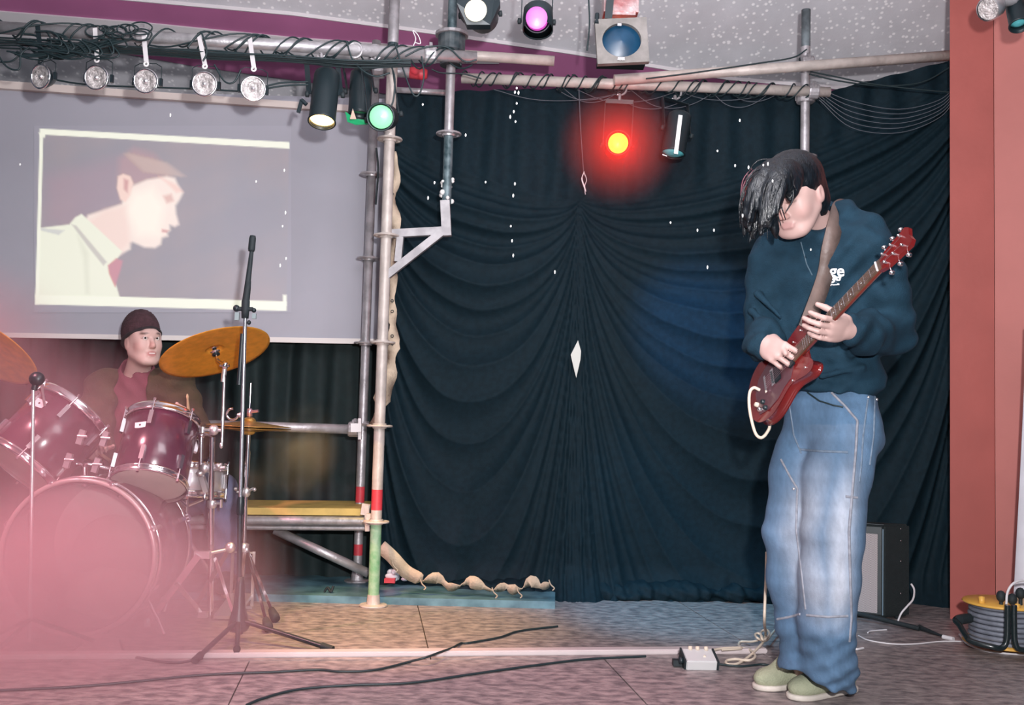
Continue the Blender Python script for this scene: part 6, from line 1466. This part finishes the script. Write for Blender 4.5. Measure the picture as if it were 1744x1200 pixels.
def haze(name, lo, hi, label, col, blobs, dens, nscale=3.0, aniso=.0, contrast=(.38, .72), base=0.0, emit=None):
    """smoke in a box; blobs: (centre, radii, strength) of soft ellipsoids that shape it"""
    lo, hi = Vector(lo), Vector(hi); mb = MB(); mb.box((lo+hi)/2, tuple(hi-lo))
    m = bpy.data.materials.new(name); m.use_nodes = True; nt = m.node_tree; nt.nodes.clear(); L = nt.links.new; N = nt.nodes.new
    out = N('ShaderNodeOutputMaterial'); v = N('ShaderNodeVolumePrincipled'); v.inputs['Color'].default_value = (*col, 1); v.inputs['Anisotropy'].default_value = aniso
    L(v.outputs[0], out.inputs['Volume']); g = N('ShaderNodeNewGeometry')
    acc = None
    for c, r, s_ in blobs:
        sb = N('ShaderNodeVectorMath'); sb.operation = 'SUBTRACT'; L(g.outputs['Position'], sb.inputs[0]); sb.inputs[1].default_value = tuple(c)
        dv = N('ShaderNodeVectorMath'); dv.operation = 'DIVIDE'; L(sb.outputs[0], dv.inputs[0]); dv.inputs[1].default_value = tuple(r)
        ln = N('ShaderNodeVectorMath'); ln.operation = 'LENGTH'; L(dv.outputs[0], ln.inputs[0])
        mr = N('ShaderNodeMapRange'); mr.interpolation_type = 'SMOOTHSTEP'; mr.inputs['From Min'].default_value = 0; mr.inputs['From Max'].default_value = 1; mr.inputs['To Min'].default_value = s_; mr.inputs['To Max'].default_value = 0
        L(ln.outputs['Value'], mr.inputs['Value'])
        if acc is None: acc = mr.outputs[0]
        else:
            ad = N('ShaderNodeMath'); ad.operation = 'ADD'; L(acc, ad.inputs[0]); L(mr.outputs[0], ad.inputs[1]); acc = ad.outputs[0]
    n = N('ShaderNodeTexNoise'); n.inputs['Scale'].default_value = nscale; n.inputs['Detail'].default_value = 3; n.inputs['Distortion'].default_value = .6; L(g.outputs['Position'], n.inputs['Vector'])
    nr = N('ShaderNodeMapRange'); nr.inputs['From Min'].default_value = contrast[0]; nr.inputs['From Max'].default_value = contrast[1]; nr.inputs['To Min'].default_value = base; nr.inputs['To Max'].default_value = 1.0; L(n.outputs['Fac'], nr.inputs['Value'])
    mu = N('ShaderNodeMath'); mu.operation = 'MULTIPLY'; L(acc, mu.inputs[0]); L(nr.outputs[0], mu.inputs[1])
    m2 = N('ShaderNodeMath'); m2.operation = 'MULTIPLY'; L(mu.outputs[0], m2.inputs[0]); m2.inputs[1].default_value = dens; L(m2.outputs[0], v.inputs['Density'])
    o = mb.build(name, m); return tag(o, label, 'smoke', kind='stuff')
bl_ = [(P(60, 1080, 3.3), (.95, .75, .60), 2.3), (P(90, 900, 3.5), (.70, .5, .50), .75), (P(60, 700, 3.7), (.60, .5, .38), .55), (P(260, 760, 4.0), (.42, .4, .36), .32), (P(-80, 560, 3.9), (.50, .6, .34), .75), (P(330, 960, 3.7), (.42, .45, .35), .35)]
haze('pink_smoke', (-3.0, 2.35, .005), (-.60, 4.42, 1.7), 'pink lit, pink tinted stage smoke billowing over the drum kit at the left', (.93, .58, .64), bl_, 2.2, 3.2, 0, (.30, .70), .45)  # smoke colour itself is tinted pink, on top of the pink lamp
haze('thin_smoke', (-1.25, 4.30, .05), (-.62, 4.48, 1.0), 'faint smoke tinted yellow like the lamp light right of the drummer', (.90, .75, .45), [(P(512, 770, 4.38), (.20, .16, .26), 1.0), (P(430, 840, 4.38), (.26, .16, .2), .3)], 4.0, 5, 0, (.35, .7), .1)  # yellow lamp light is also put into the smoke colour
haze('red_glow_volume', tuple(P(1053, 243, 4.42)-Vector((.36, .30, .36))), tuple(P(1053, 243, 4.42)+Vector((.36, .10, .36))), 'red-tinted volume added for the halo round the red lamp', (.95, .22, .18), [(P(1053, 246, 4.38), (.30, .28, .30), 1.0)], 2.6, 2, 0, (0, .5), .8)  # red of the lamp's halo is put into the volume colour
